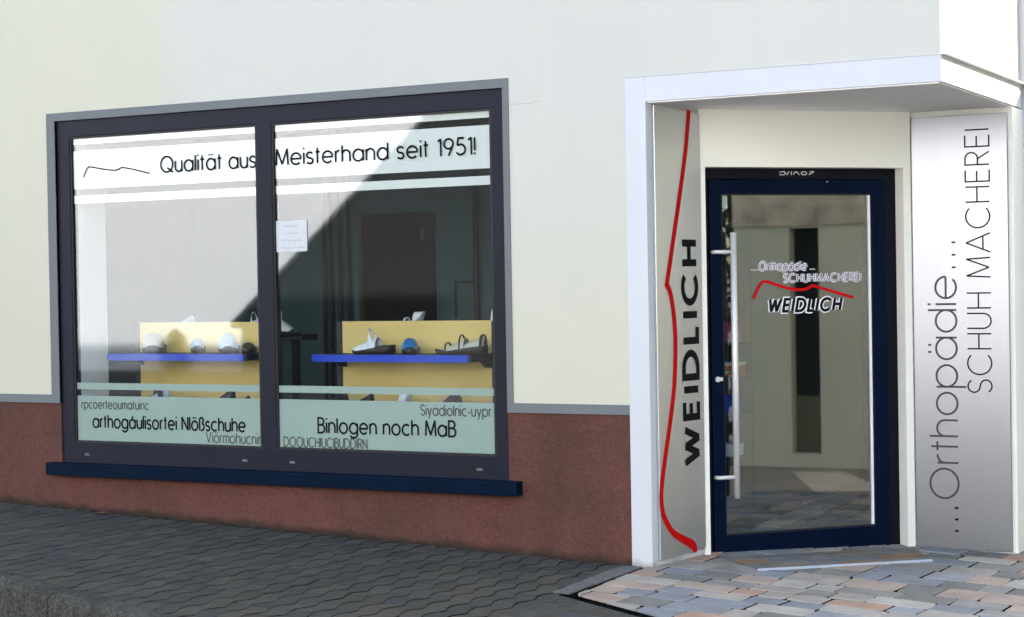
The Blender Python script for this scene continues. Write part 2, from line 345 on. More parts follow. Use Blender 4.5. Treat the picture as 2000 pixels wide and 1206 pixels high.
# ------------------------------------------------------------------ stroke lettering
def arc(cx, cy, rx, a0, a1, n=14, ry=None):
    ry = rx if ry is None else ry
    return [(cx + rx * cos(R(a0 + (a1 - a0) * k / n)), cy + ry * sin(R(a0 + (a1 - a0) * k / n))) for k in range(n + 1)]
def glyph(ch, h):
    r = h / 2; q = 0.27
    circ = lambda cx=r, cy=r, rr=r: arc(cx, cy, rr, 0, 360, 28)
    ess = lambda H, wd: arc(wd / 2, H * .745, wd / 2, 25, 270, 12, H * .255) + arc(wd / 2, H * .245, wd / 2, 90, -155, 12, H * .245)[1:]
    dot = lambda x, y=0.90: [(x, y), (x, y + .11)]
    G = {
     'o': (2*r, [circ()]), 'a': (2*r, [circ(), [(2*r, 0), (2*r, h)]]), 'b': (2*r, [circ(), [(0, 0), (0, 1)]]),
     'd': (2*r, [circ(), [(2*r, 0), (2*r, 1)]]), 'p': (2*r, [circ(), [(0, h), (0, -.32)]]),
     'q': (2*r, [circ(), [(2*r, h), (2*r, -.32)]]),
     'g': (2*r, [circ(), [(2*r, h), (2*r, 0)] + arc(r, 0, r, 0, -150, 10, .28)]),
     'c': (1.75*r, [arc(r, r, r, 48, 312, 20)]), 'e': (2*r, [[(0, r), (2*r, r)], arc(r, r, r, 0, 318, 22)]),
     'n': (2*q, [[(0, 0), (0, h)], arc(q, h-q, q, 180, 0, 12) + [(2*q, 0)]]),
     'h': (2*q, [[(0, 0), (0, 1)], arc(q, h-q, q, 180, 0, 12) + [(2*q, 0)]]),
     'u': (2*q, [[(0, h), (0, q)] + arc(q, q, q, 180, 360, 12)[1:] + [(2*q, h)], [(2*q, q), (2*q, 0)]]),
     'm': (.84, [[(0, 0), (0, h)], arc(.21, h-.21, .21, 180, 0, 10) + [(.42, 0)], arc(.63, h-.21, .21, 180, 0, 10) + [(.84, 0)]]),
     'r': (.24, [[(0, 0), (0, h)], arc(.26, h-.26, .26, 180, 85, 8)]),
     's': (.42, [ess(h, .42)]), 't': (.26, [[(.11, 0), (.11, .95)], [(-.02, h), (.28, h)]]),
     'i': (0.0, [[(0, 0), (0, h)], dot(0)]), 'l': (0.0, [[(0, 0), (0, 1)]]), 'j': (.0, [[(0, h), (0, -.3)], dot(0)]),
     'y': (.56, [[(0, h), (.28, 0)], [(.56, h), (.16, -.32)]]), 'v': (.5, [[(0, h), (.25, 0), (.5, h)]]),
     'f': (.26, [[(.11, 0), (.11, .8)] + arc(.28, .83, .17, 180, 80, 6), [(-.02, h), (.28, h)]]),
     'k': (.45, [[(0, 0), (0, 1)], [(.42, h), (0, .28)], [(.14, .4), (.45, 0)]]),
     'O': (1.0, [circ(.5, .5, .5)]), 'Q': (1.0, [circ(.5, .5, .5), [(.55, .28), (1.0, -.02)]]),
     'C': (.9, [arc(.5, .5, .5, 45, 315, 26)]), 'G': (.95, [arc(.5, .5, .5, 45, 350, 26), [(.55, .45), (1.0, .45)]]),
     'D': (.8, [[(.3, 0), (0, 0), (0, 1), (.3, 1)], arc(.3, .5, .5, 90, -90, 18)]),
     'B': (.55, [[(.3, 0), (0, 0), (0, 1), (.28, 1)], arc(.28, .77, .23, 90, -90, 10), [(0, .54), (.3, .54)], arc(.3, .27, .27, 90, -90, 10)]),
     'E': (.5, [[(.5, 0), (0, 0), (0, 1), (.5, 1)], [(0, .52), (.46, .52)]]), 'H': (.66, [[(0, 0), (0, 1)], [(.66, 0), (.66, 1)], [(0, .52), (.66, .52)]]),
     'I': (0.0, [[(0, 0), (0, 1)]]), 'L': (.45, [[(0, 1), (0, 0), (.45, 0)]]),
     'M': (.86, [[(0, 0), (0.06, 1), (.43, .06), (.80, 1), (.86, 0)]]), 'N': (.68, [[(0, 0), (0, 1), (.68, 0), (.68, 1)]]),
     'R': (.56, [[(0, 0), (0, 1), (.28, 1)], arc(.28, .74, .26, 90, -90, 10), [(.28, .48), (0, .48)], [(.26, .48), (.56, 0)]]),
     'S': (.55, [ess(1, .55)]), 'U': (.66, [[(0, 1), (0, .33)] + arc(.33, .33, .33, 180, 360, 14)[1:] + [(.66, 1)]]),
     'V': (.76, [[(0, 1), (.38, 0), (.76, 1)]]), 'W': (1.1, [[(0, 1), (.29, 0), (.55, .96), (.81, 0), (1.1, 1)]]),
     'A': (.84, [[(0, 0), (.42, 1), (.84, 0)], [(.14, .30), (.70, .30)]]),
     '1': (.2, [[(0, .86), (.2, 1), (.2, 0)]]), '9': (.58, [circ(.29, .70, .29), [(.57, .62), (.28, 0)]]),
     '6': (.58, [circ(.29, .29, .29), [(.03, .40), (.33, 1)]]),
     '5': (.55, [[(.50, 1), (.12, 1), (.06, .58)], arc(.27, .33, .30, 130, -150, 18)]),
     '!': (0.0, [[(0, .24), (0, 1)], [(0, 0), (0, .11)]]), '.': (0.0, [[(0, 0), (0, .13)]]), '-': (.3, [[(0, .35), (.3, .35)]]),
     ' ': (.22, []),
     'ß': (.5, [[(0, 0), (0, .74)] + arc(.22, .76, .22, 180, -60, 12) + arc(.24, .28, .27, 80, -110, 10)]),
    }
    G['ä'] = (2*r, G['a'][1] + [dot(r - .12), dot(r + .12)]); G['ö'] = (2*r, G['o'][1] + [dot(r - .12), dot(r + .12)])
    G['á'] = (2*r, G['a'][1] + [[(r - .05, h + .10), (r + .12, h + .26)]]); G['ó'] = (2*r, G['o'][1] + [[(r - .05, h + .10), (r + .12, h + .26)]])
    G['í'] = (0.0, [[(0, 0), (0, h)], [(-.08, h + .2), (.12, h + .2)]])
    return G[ch]
def lay(text, h, gap):
    x = 0; out = []
    for ch in text:
        wd, st = glyph(ch, h)
        out += [[(x + a, b) for a, b in s] for s in st]; x += wd + gap
    return out, x - gap
def strip(mb, pts, wd, T, off, taper=None):
    # break the stroke at sharp corners so that it keeps its width; the ends run on a little to fill the corner
    if not taper and len(pts) > 2:
        V_ = [Vector(p) for p in pts]
        for k in range(1, len(V_) - 1):
            a, b = (V_[k] - V_[k - 1]), (V_[k + 1] - V_[k])
            if a.length > 1e-6 and b.length > 1e-6 and a.normalized().dot(b.normalized()) < 0.15:
                e = wd * (.5 if a.normalized().dot(b.normalized()) > -.2 else .12)
                strip(mb, [tuple(v) for v in V_[:k]] + [tuple(V_[k] + a.normalized() * e)], wd, T, off)
                strip(mb, [tuple(v) for v in V_[k:]], wd, T, off + .00006)
                return
    strip_(mb, pts, wd, T, off, taper)
def strip_(mb, pts, wd, T, off, taper=None):
    """flat stroke of width wd along 2-D points; T maps (s, t, off) to the world"""
    P = [Vector((a, b)) for a, b in pts]
    closed = (P[0] - P[-1]).length < 1e-6 and len(P) > 3
    if closed: P = P[:-1]
    n = len(P); L = []; Rr = []
    for k in range(n):
        a = (P[k] - P[k - 1]).normalized() if (k > 0 or closed) else None
        b = (P[(k + 1) % n] - P[k]).normalized() if (k < n - 1 or closed) else None
        a = a or b; b = b or a
        t = (a + b)
        t = t.normalized() if t.length > 1e-4 else a
        nn = Vector((-t.y, t.x)); c = max(0.62, nn.dot(Vector((-a.y, a.x))))
        hw = (taper[k] if taper else wd) / 2 / c
        L.append(P[k] + nn * hw); Rr.append(P[k] - nn * hw)
    i = len(mb.v)
    for a, b in zip(L, Rr): mb.v.append(tuple(T(a.x, a.y, off))); mb.v.append(tuple(T(b.x, b.y, off)))
    for k in range(n if closed else n - 1):
        j = (k + 1) % n; mb.f.append((i + 2*k, i + 2*k + 1, i + 2*j + 1, i + 2*j)); mb.m.append(0)
def lettering(name, text, T, s0, s1, base, cap, wd, material, parent, h=0.70, gap=0.22, off=0.002, shear=0.0, pre=None, dup=None):
    """text between s0 and s1 on its base line; pre = stroke in glyph units before stretching"""
    st, W = lay(text, h, gap); mb = MB(); kx = (s1 - s0) / W
    for d_, (dx, dy) in enumerate(dup or [(0, 0)]):
        for k, pl in enumerate(st):
            o_ = off + 0.00012 * (k % 7) + d_ * 0.001
            bl = (lambda x: base(x)) if callable(base) else (lambda x: base)
            if pre:
                q = [(a, b) for a, b in pl]
                strip(mb, q, pre, lambda a, b, c: T(s0 + a * kx + shear * b * cap + dx, bl(s0 + a * kx) + b * cap + dy, c), o_)
            else:
                q = [(s0 + a * kx + shear * b * cap + dx, bl(s0 + a * kx) + b * cap + dy) for a, b in pl]
                strip(mb, q, wd, T, o_)
    return mb.build(name, material, parent)

# ================================================================== SETTING
# road sheet that reaches the horizon, following the slope of the street near the shop
def road_z(x): return GA + GB * max(-9, min(40, x)) - 0.165
mb = MB()
xs = [-600, -40, -20, -9, 0, 20, 40, 600]; ys = [-600, -40, -9.2, 0.6, 40, 600]
for i in range(len(xs) - 1):
    for j in range(len(ys) - 1):
        mb.face([(xs[i], ys[j], road_z(xs[i])), (xs[i+1], ys[j], road_z(xs[i+1])), (xs[i+1], ys[j+1], road_z(xs[i+1])), (xs[i], ys[j+1], road_z(xs[i]))])
tag(mb.build('road', M['asphalt']), kind='structure')

# boundaries: entrance paving E lies right of line A and behind line B
A0 = Vector((-3.905, -0.145)); AB = Vector((-3.885, -0.875)); B1 = Vector((-3.316, -1.161))
dA = (AB - A0).normalized(); nA = Vector((dA.y, -dA.x)); nA = nA if nA.x > 0 else -nA      # points into E (+x)
dB = (B1 - AB).normalized(); nB = Vector((-dB.y, dB.x)); nB = nB if nB.y > 0 else -nB      # points into E (+y)
def clip(poly, p, n, s=0.0):
    out = []
    for k in range(len(poly)):
        a, b = poly[k], poly[(k + 1) % len(poly)]
        da = (a - p).dot(n) - s; db = (b - p).dot(n) - s
        if da >= 0: out.append(a)
        if (da >= 0) != (db >= 0): out.append(a + (b - a) * (da / (da - db)))
    return out
def area(p): return 0.5 * sum(p[k].x * p[(k+1) % len(p)].y - p[(k+1) % len(p)].x * p[k].y for k in range(len(p)))
def inset(p, d):
    n = len(p); out = []
    for k in range(n):
        a = (p[k] - p[k-1]); b = (p[(k+1) % n] - p[k])
        if a.length < 1e-6 or b.length < 1e-6: out.append(p[k].copy()); continue
        a.normalize(); b.normalize(); na = Vector((-a.y, a.x)); nb = Vector((-b.y, b.x)); m = na + nb
        if m.length < 1e-3: out.append(p[k].copy()); continue
        m.normalize(); out.append(p[k] + m * (d / max(0.5, m.dot(na))))
    return out
def dedupe(p):
    q = []
    for a in p:
        if not q or (a - q[-1]).length > 1e-4: q.append(a)
    if len(q) > 1 and (q[0] - q[-1]).length < 1e-4: q.pop()
    return q
def stone(mb, poly, zf, bev=0.005, drop=0.006, depth=0.03, tilt=(0, 0)):
    poly = dedupe(poly)
    if len(poly) < 3: return
    ar = area(poly)
    if ar < 0: poly = poly[::-1]; ar = -ar
    if ar < 0.0012: return
    cx = sum(p.x for p in poly) / len(poly); cy = sum(p.y for p in poly) / len(poly)
    tz = lambda p: zf(p.x, p.y) + tilt[0] * (p.x - cx) + tilt[1] * (p.y - cy)
    top = inset(poly, bev); i = len(mb.v); n = len(poly)
    mb.v += [(p.x, p.y, tz(p)) for p in top] + [(p.x, p.y, tz(p) - drop) for p in poly] + [(p.x, p.y, tz(p) - depth) for p in poly]
    mb.f.append(tuple(range(i, i + n))); mb.m.append(0)
    for k in range(n):
        j = (k + 1) % n
        mb.f.append((i + n + k, i + n + j, i + j, i + k)); mb.m.append(0)
        mb.f.append((i + 2*n + k, i + 2*n + j, i + n + j, i + n + k)); mb.m.append(0)

KERB = [Vector((-22, -0.85)), Vector((-10.2, -0.86)), Vector((-6.6, -1.89)), Vector((-5.175, -2.327)), Vector((1.2, -4.28))]
def kerb_y(x):
    for a, b in zip(KERB, KERB[1:]):
        if a.x <= x <= b.x: return a.y + (b.y - a.y) * (x - a.x) / (b.x - a.x)
    return KERB[-1].y
mb = MB(); Lp, Wp = 0.225, 0.1125
for i in range(int(13.2 / Wp)):
    x0 = -12.0 + i * Wp
    for j in range(-24, 4):
        y0 = j * Lp + (i * 0.15) % Lp
        if y0 > 0.02: continue
        xm = x0 + Wp / 2; ym = y0 + Lp / 2
        if ym < kerb_y(xm) - 0.14 or ym < -3.2: continue
        g = 0.0088; gs = 0.0050; wob = rnd.uniform(-.001, .001)
        wave = lambda y: 0.0165 * sin(2 * pi * (y + .02) / Lp) + 0.003 * sin(4 * pi * y / Lp) + wob
        nS = 9; yy = [y0 + gs + (Lp - 2*gs) * k / nS for k in range(nS + 1)]
        sk = 0.016
        poly = [Vector((x0 + Wp - g + wave(y), y + sk)) for y in yy] + [Vector((x0 + g + wave(y), y - sk)) for y in reversed(yy)]
        for ka, kb in zip(KERB, KERB[1:]):
            if ka.x <= xm <= kb.x:
                kd = (kb - ka).normalized(); poly = clip(poly, ka, Vector((-kd.y, kd.x)), 0.004)
        if len(poly) < 3: continue
        dz = rnd.uniform(-.001, .001); tl = (rnd.uniform(-.012, .012), rnd.uniform(-.006, .006))
        zf = lambda x, y: gz(x) + dz
        c1 = clip(poly, AB, -nA, 0.075)
        # keep the left-hand strip; in front of line B only the left corner, the rest is a tarmac patch
        if xm < -3.3 and len(c1) > 2: stone(mb, c1, zf, .003, .0035, .03, tilt=tl)
        rest = clip(poly, AB, nA, -0.075)
        if len(rest) > 2:
            f2 = clip(clip(rest, AB, -nB, 0.075), AB, Vector((-1, 0)), -0.6 if (Vector((xm, ym)) - AB).dot(nB) > -0.24 else -0.16)
            if len(f2) > 2: stone(mb, f2, zf, .003, .0035, .03, tilt=tl)
tag(mb.build('pavement', M['pavers']), kind='structure')

# sand bed under all paving
mb = MB()
px = [-22, -10.2, -6.6, -5.175, 1.2, 2.9]
for a, b in zip(px, px[1:]):
    ya, yb = (kerb_y(min(a, 1.2)), kerb_y(min(b, 1.2)))
    mb.face([(a, ya - 0.02, gz(a) - .0045), (b, yb - 0.02, gz(b) - .0045), (b, 12.0 if a > -4 else 0.2, gz(b) - .0045), (a, 12.0 if a > -4 else 0.2, gz(a) - .0045)])
tag(mb.build('paving_bed', M['bed']), kind='structure')

mb = MB(); eb = [A0 + nA * .03 + Vector((0, .12)), AB + nA * .03 + nB * .008, AB + dB * 8.0 + nB * .008]
mb.prism([(eb[1].x, eb[1].y), (eb[2].x, eb[2].y), (2.89, 3.2), (-3.2, 3.2), (-3.86, .5), (eb[0].x, eb[0].y)], lambda x, y: gz(x) - .03, lambda x, y: gz(x) + .0055)
tag(mb.build('joint_bed', M['bed']), kind='structure')
# coarse tarmac patch in front of the entrance paving
P0 = AB - nB * 0.07 - dB * 0.02; P1 = P0 + dB * 4.5; P2 = Vector((P1.x, kerb_y(min(P1.x, 1.2)) + .01)); P3 = Vector((-3.74, kerb_y(-3.74) + .01)); P4 = P0 - nB * 0.22 + dB * .03
mb = MB(); mb.prism([(p.x, p.y) for p in (P4, P3, P2, P1, P0)], lambda x, y: gz(x) - .02, lambda x, y: gz(x) - .003)
tag(mb.build('tarmac_patch', M['patch']), kind='structure')
# grey mortar strip along the left of the entrance
q = [A0 + Vector((-.13, .14)), A0 + Vector((-.02, .14)), AB - nA * .035, AB - nA * .12]
mb = MB(); mb.prism([(p.x, p.y) for p in q][::-1], lambda x, y: gz(x) - .02, lambda x, y: gz(x) + .003)
tag(mb.build('mortar_strip', mat('old_mortar', (.11, .11, .105), .95, var=.3, vscale=25, bump=.8, bscale=80)), kind='structure')

# entrance paving: random lengths in courses, each stone its own tone
def ez(x, y): return gz(x) + 0.010
mb = MB(); rot = R(-3); cs, sn = cos(rot), sin(rot)
tor = lambda u, v: Vector((-3.6 + u * cs - v * sn, -0.4 + u * sn + v * cs))
v = -3.4; k = 0
rows = []
while v < 3.2:
    hgt = rnd.choice([0.16, 0.18, 0.21, 0.24]); u = -1.2 + rnd.uniform(-.2, 0)
    while u < 6.6:
        wd = rnd.choice([0.15, 0.19, 0.22, 0.26, 0.30]); g = 0.0042; j = lambda: rnd.uniform(-.005, .005)
        poly = [tor(u + g + j(), v + g + j()), tor(u + wd - g + j(), v + g + j()), tor(u + wd - g + j(), v + hgt - g + j()), tor(u + g + j(), v + hgt - g + j())]
        # soften the corners
        rp = []
        for a in range(4):
            p = poly[a]; pr = poly[a - 1]; nx_ = poly[(a + 1) % 4]
            c = rnd.uniform(.010, .026)
            rp += [p + (pr - p).normalized() * c, p + ((pr - p).normalized() + (nx_ - p).normalized()) * c * .25, p + (nx_ - p).normalized() * c]
        poly = clip(clip(rp, A0, nA, 0.02), AB, nB, 0.0)
        if len(poly) > 2:
            c = sum(poly, Vector((0, 0))) / len(poly)
            if c.x < 0.35:
                dz = rnd.uniform(-.0025, .0025); stone(mb, poly, lambda x, y: ez(x, y) + dz, 0.004, 0.004, 0.03, (rnd.uniform(-.012, .012), rnd.uniform(-.012, .012)))
        u += wd
    v += hgt
tag(mb.build('entrance_paving', M['stones']), kind='structure')

# kerb: stones with a rounded arris and open joints, one run
mb = MB()
def kerb_stone(a, b):
    d = (b - a).normalized(); n = Vector((d.y, -d.x)); g = 0.006
    a = a + d * g; b = b - d * g; nseg = 8
    prof = [(0.0, -.14), (0.0, .012), (.02, .016), (.095, .014), (.115, .010), (.132, -.002), (.142, -.02), (.150, -.17), (.150, -.30)]
    rings = []
    for s in range(nseg + 1):
        p = a + (b - a) * s / nseg; ring = []
        for k, (o, z) in enumerate(prof):
            jz = rnd.uniform(-.003, .003) if 0 < k < 8 else 0; q = p + n * (o + (rnd.uniform(-.003, .003) if 3 < k < 8 else 0))
            mb.v.append((q.x, q.y, gz(q.x) + z + jz)); ring.append(len(mb.v) - 1)
        rings.append(ring)
    for s in range(nseg):
        for k in range(len(prof) - 1): mb.f.append((rings[s][k], rings[s + 1][k], rings[s + 1][k + 1], rings[s][k + 1])); mb.m.append(0)
    mb.f.append(tuple(rings[0])); mb.f.append(tuple(reversed(rings[-1]))); mb.m += [0, 0]
J = Vector((-5.969, -2.048))           # the joint that shows
for a, b in zip(KERB, KERB[1:]):
    n = max(1, round((b - a).length / 1.0))
    if abs(a.x + 6.6) < .01:           # joints fall where the photo shows them
        kerb_stone(a, Vector((-5.93, kerb_y(-5.93)))); kerb_stone(Vector((-5.93, kerb_y(-5.93))), b); continue
    for k in range(n): kerb_stone(a + (b - a) * k / n, a + (b - a) * (k + 1) / n)
tag(mb.build('kerb', M['kerb'], smooth=False), kind='structure')

# unseen pale square added to bounce sunlight towards the entrance
mb = MB(); mb.prism([(-.9, -3.9), (1.2, -4.45), (2.85, -4.45), (2.85, -3.3), (9, -3.3), (9, -9.4), (-.9, -9.4)][::-1], lambda x, y: road_z(x) - .05, lambda x, y: road_z(x) + .03)
tag(mb.build('bounce_square', M['concrete']), kind='structure')
mb = MB(); mb.prism([(.30, -4.4), (2.899, -4.4), (2.899, 12), (.30, 12)], lambda x, y: gz(x) - .05, lambda x, y: gz(x) + .008)
tag(mb.build('side_alley', mat('warm_alley_concrete', (.40, .31, .22), .9, col2=(.26, .20, .15), vscale=1.2, bump=.3)), kind='structure')
mb = MB(); mb.prism([(2.29, -.60), (2.49, -.34), (1.60, .10), (1.53, .22), (.60, .60), (.33, .22), (1.20, -.10), (1.35, .02)][:1] + [(.36, .10), (.62, .62), (2.50, -.20)], lambda x, y: gz(x) - .02, lambda x, y: gz(x) + .012)  # sunlit patch on the alley ground, painted as a pale shape
tag(mb.build('painted_sun_patch', mat('sun_patch_paint', (.72, .60, .46), .9, var=.1, vscale=2)), kind='structure')
# opposite pavement
mb = MB(); mb.prism([(-40, -12.0), (-9, -12.0), (12, -12.0), (12, -9.6), (-9, -9.6), (-40, -9.6)], lambda x, y: road_z(x) - .05, lambda x, y: road_z(x) + .12)
tag(mb.build('far_pavement', mat('far_pavement_slabs', (.10, .10, .10), .9, var=.15, vscale=3)), kind='structure')

# moss and dirt tufts in the joint along the wall foot and along the entrance edge
mb = MB()
def tuft(x, y, z, s):
    for _ in range(7):
        a = rnd.uniform(0, 2 * pi); l = s * rnd.uniform(.5, 1.2); lean = rnd.uniform(.1, .9)
        bx, by = x + rnd.uniform(-s, s) * .6, y + rnd.uniform(-s, s) * .4
        tx, ty = cos(a) * l * lean, sin(a) * l * lean; wx, wy = -sin(a) * s * .22, cos(a) * s * .22
        mb.face([(bx - wx, by - wy, z), (bx + wx, by + wy, z), (bx + tx, by + ty, z + l)])
for _ in range(420):
    x = rnd.uniform(-9.5, -4.0)
    if rnd.random() < 0.35 + 0.65 * (x < -5.6): tuft(x, -0.012 - abs(rnd.gauss(0, .012)), gz(x) - .004, rnd.uniform(.006, .018))
for _ in range(300):
    t = rnd.random(); p = A0 + (AB - A0) * t - nA * rnd.uniform(-.01, .05); tuft(p.x, p.y, gz(p.x) - .012, rnd.uniform(.006, .013))
    t = rnd.uniform(0, 1.4); p = AB + dB * t - nB * rnd.uniform(.0, .06); tuft(p.x, p.y, gz(p.x) - .012, rnd.uniform(.005, .012))
tag(mb.build('moss', M['moss']), 'dark moss growing in the joint at the foot of the wall', 'moss', kind='stuff')

# ================================================================== SHOP BUILDING
shop = thing('shop_building', (-6, 0, 0), 'cream rendered shop building with dark red plinth, big window and recessed corner door', 'building')
ZW0, ZW1 = 0.531, 2.661
XW0, XW1 = -7.903, -4.713
XP0, XC = -3.982, -2.318
# facade and the storey above, one shell with openings
mb = MB(); xs = [-16, XW0, XW1, XP0, XC]; zs = [0.90, ZW1, 2.668, 8.2]
def sol(i, j):
    if j == 0: return i in (0, 2)
    if j == 1: return i in (0, 1, 2)
    return True
mb.slab(xs, zs, sol, 0.0, 0.30)
mb.box(XC - .30, XC, 0.30, 1.672, 2.668, 8.2)
mb.build('facade_wall', M['render'], shop)
mb = MB(); strip(mb, [(-4.674, 2.570), (-4.640, 2.566), (-4.600, 2.570), (-4.560, 2.566), (-4.525, 2.571), (-4.49, 2.574)], .0022, lambda a, b, o: (a, -o, b), .0006); mb.build('hairline_crack', mat('crack_shade', (.30, .29, .26), .9), shop)
mb = MB(); mb.slab([-16, XW0, XW1, XP0], [-0.4, 0.455, 0.8995], lambda i, j: not (i == 1 and j == 1), 0.004, 0.30)
mb.build('plinth', M['plinth'], shop)
# grey painted trim round the window and above the plinth
mb = MB(); mb.slab([-16, -7.969, XW0, XW1, -4.675, XP0], [0.899, 0.952, ZW1, 2.712],
    lambda i, j: (j == 0 and i != 2) or (j == 1 and i in (1, 3)) or (j == 2 and i in (1, 2, 3)), -0.006, 0.05)
mb.build('wall_trim', M['trim'], shop, bevel=0.001)
# fascia and soffit over the entrance
mb = MB(); mb.prism([(-3.8655, -.005), (XC + .004, -.005), (XC + .004, 1.672), (-3.2, 1.9), (-3.8655, 1.9)], 2.534, 2.662)
mb.build('fascia', M['white'], shop, bevel=0.001)
mb = MB(); mb.prism([(-3.862, .010), (XC - .012, .010), (XC - .012, 1.60), (-3.2, 1.8), (-3.862, 1.8)], 2.527, 2.5338)
mb.build('soffit', M['soffit'], shop)
mb = MB(); mb.prism([(XP0, -.007), (XC + .008, -.007), (XC + .036, .02), (XC + .036, 1.70), (XC - .2, 1.70), (XC - .2, .2), (XP0, .2)], 2.6625, 2.6675)
mb.build('drip_flashing', mat('zinc_flashing', (0.50, 0.50, 0.49), 0.6), shop)
# portal posts
mb = MB(); mb.prism([(XP0 - .001, -.005), (-3.866, -.005), (-3.860, .052), (-3.775, .49), (-3.79, .62), (-3.95, .62), (XP0 - .001, .3)], 0.078, 2.662)
mb.build('portal_post', M['post'], shop, bevel=0.001)
mb = MB(); mb.box(-2.90, XC, 1.472, 1.72, 0.026, 2.5265)
mb.build('portal_post', M['recess'], shop, bevel=0.003)
# return wall of the neighbouring wing beyond the corner
mb = MB(); mb.box(-2.9, XC + .065, 1.674, 2.1, 2.67, 8.2); mb.box(-2.9, XC + .25, 1.722, 2.1, -.2, 2.668)
mb.build('return_wall', M['white'], shop)
mb = MB(); mb.box(-2.115, XC + .245, 2.1005, 9.0, -.3, 2.668); mb.box(-2.615, XC + .06, 2.1005, 9.0, 2.6685, 8.19)
mb.build('side_wall', M['render'], shop)
# header wall over the door, turned 47 degrees
W0 = Vector((-3.765, .48)); WD = Vector((.88, .95)).normalized(); WN = Vector((WD.y, -WD.x))
def DT(u, o, z): p = W0 + WD * u + WN * o; return (p.x, p.y, z)
UL, UR, UE = 0.030, 1.252, 1.300
mb = MB(); mb.slab([-0.005, UL, UR, UE], [0.05, 2.213, 2.5268], lambda i, j: not (i == 1 and j == 0), 0.0, -0.15, DT)
mb.build('recess_wall', M['recess'], shop, bevel=0.002)

# ---------------------------------------------------- interior of the show window
mb = MB()
mb.box(-9.2, -4.25, 3.0, 3.1, 0.1, 2.8)
mb.box(-9.3, -9.2, .3, 3.1, 0.1, 2.8); mb.box(-4.25, -4.15, .301, 4.5, 0.1, 2.8)
mb.build('interior_wall', M['int_wall'], shop)
mb = MB(); mb.box(-9.3, -4.15, .3, 3.1, 0.0, 0.2); mb.build('interior_floor', M['int_floor'], shop)
mb = MB(); mb.box(-9.3, -4.15, .301, 3.1, 2.80, 2.9); mb.build('interior_ceiling', M['int_wall'], shop)
mb = MB(); mb.box(XW0 - .002, XW0 + .10, .075, .34, ZW0, ZW1); mb.build('window_reveal', M['int_white'], shop)
mb = MB(); mb.box(-7.567, -6.932, 2.99, 2.9995, .2, 2.145); dd = mb.build('interior_door', M['dark'], shop)
mb = MB(); mb.box(-7.60, -7.567, 2.97, 2.9995, .2, 2.16); mb.build('door_trim', M['brown'], dd)
mb = MB(); mb.box(-7.06, -7.02, 2.985, 2.9895, 1.93, 2.02); mb.build('door_notice', M['grey_vinyl'], dd)
mb = MB()
for x in (-7.90, -7.84, -7.76, -7.68): mb.tube([(x, 2.95, .2), (x, 2.95, 2.79)], .014, 8)
mb.tube([(-6.56, 2.95, .2), (-6.56, 2.95, 2.79)], .022, 8); mb.tube([(-6.56, 2.95, 1.62), (-6.74, 2.95, 1.62), (-6.74, 2.95, 1.35)], .010, 8)
mb.build('interior_pipe', M['rack_dark'], shop, smooth=True)
# entrance lobby behind the door
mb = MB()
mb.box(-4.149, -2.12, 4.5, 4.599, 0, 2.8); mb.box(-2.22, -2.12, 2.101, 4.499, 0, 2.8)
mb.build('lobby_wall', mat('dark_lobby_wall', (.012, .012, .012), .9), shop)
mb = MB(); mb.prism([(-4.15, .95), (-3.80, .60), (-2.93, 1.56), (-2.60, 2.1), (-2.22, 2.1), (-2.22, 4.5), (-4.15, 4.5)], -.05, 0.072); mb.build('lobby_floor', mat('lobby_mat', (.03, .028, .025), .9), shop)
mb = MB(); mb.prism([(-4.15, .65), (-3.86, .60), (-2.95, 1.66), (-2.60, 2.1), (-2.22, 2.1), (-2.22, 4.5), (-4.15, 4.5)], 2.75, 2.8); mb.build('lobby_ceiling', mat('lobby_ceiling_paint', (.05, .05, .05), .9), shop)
mb = MB(); mb.box(-16, XC - .3, 3.6, 9, 2.9, 8.2); mb.box(-16, XC - .3, .3, 9, 8.0, 8.2); mb.box(-16, -9.3, .3, 9, -.3, 8); mb.box(-9.3, -2.2, 4.6, 9, -.3, 2.9)
mb.build('rear_wing', M['render'], shop)
mb = MB(); mb.prism([(-16, -.4), (XC + .35, -.4), (XC + .35, 9), (-16, 9)], 8.2, 8.4); mb.build('roof', M['slate'], shop)

# ---------------------------------------------------- show window
PX = [(-7.802, -6.371), (-6.262, -4.798)]; PZ0, PZ1 = 0.656, 2.558
mb = MB(); mb.slab([XW0, PX[0][0], PX[0][1], PX[1][0], PX[1][1], XW1], [ZW0 - .03, PZ0, PZ1, ZW1], lambda i, j: not (j == 1 and i in (1, 3)), 0.014, 0.085)
win = mb.build('shop_window', M['frame'], shop, bevel=0.004)
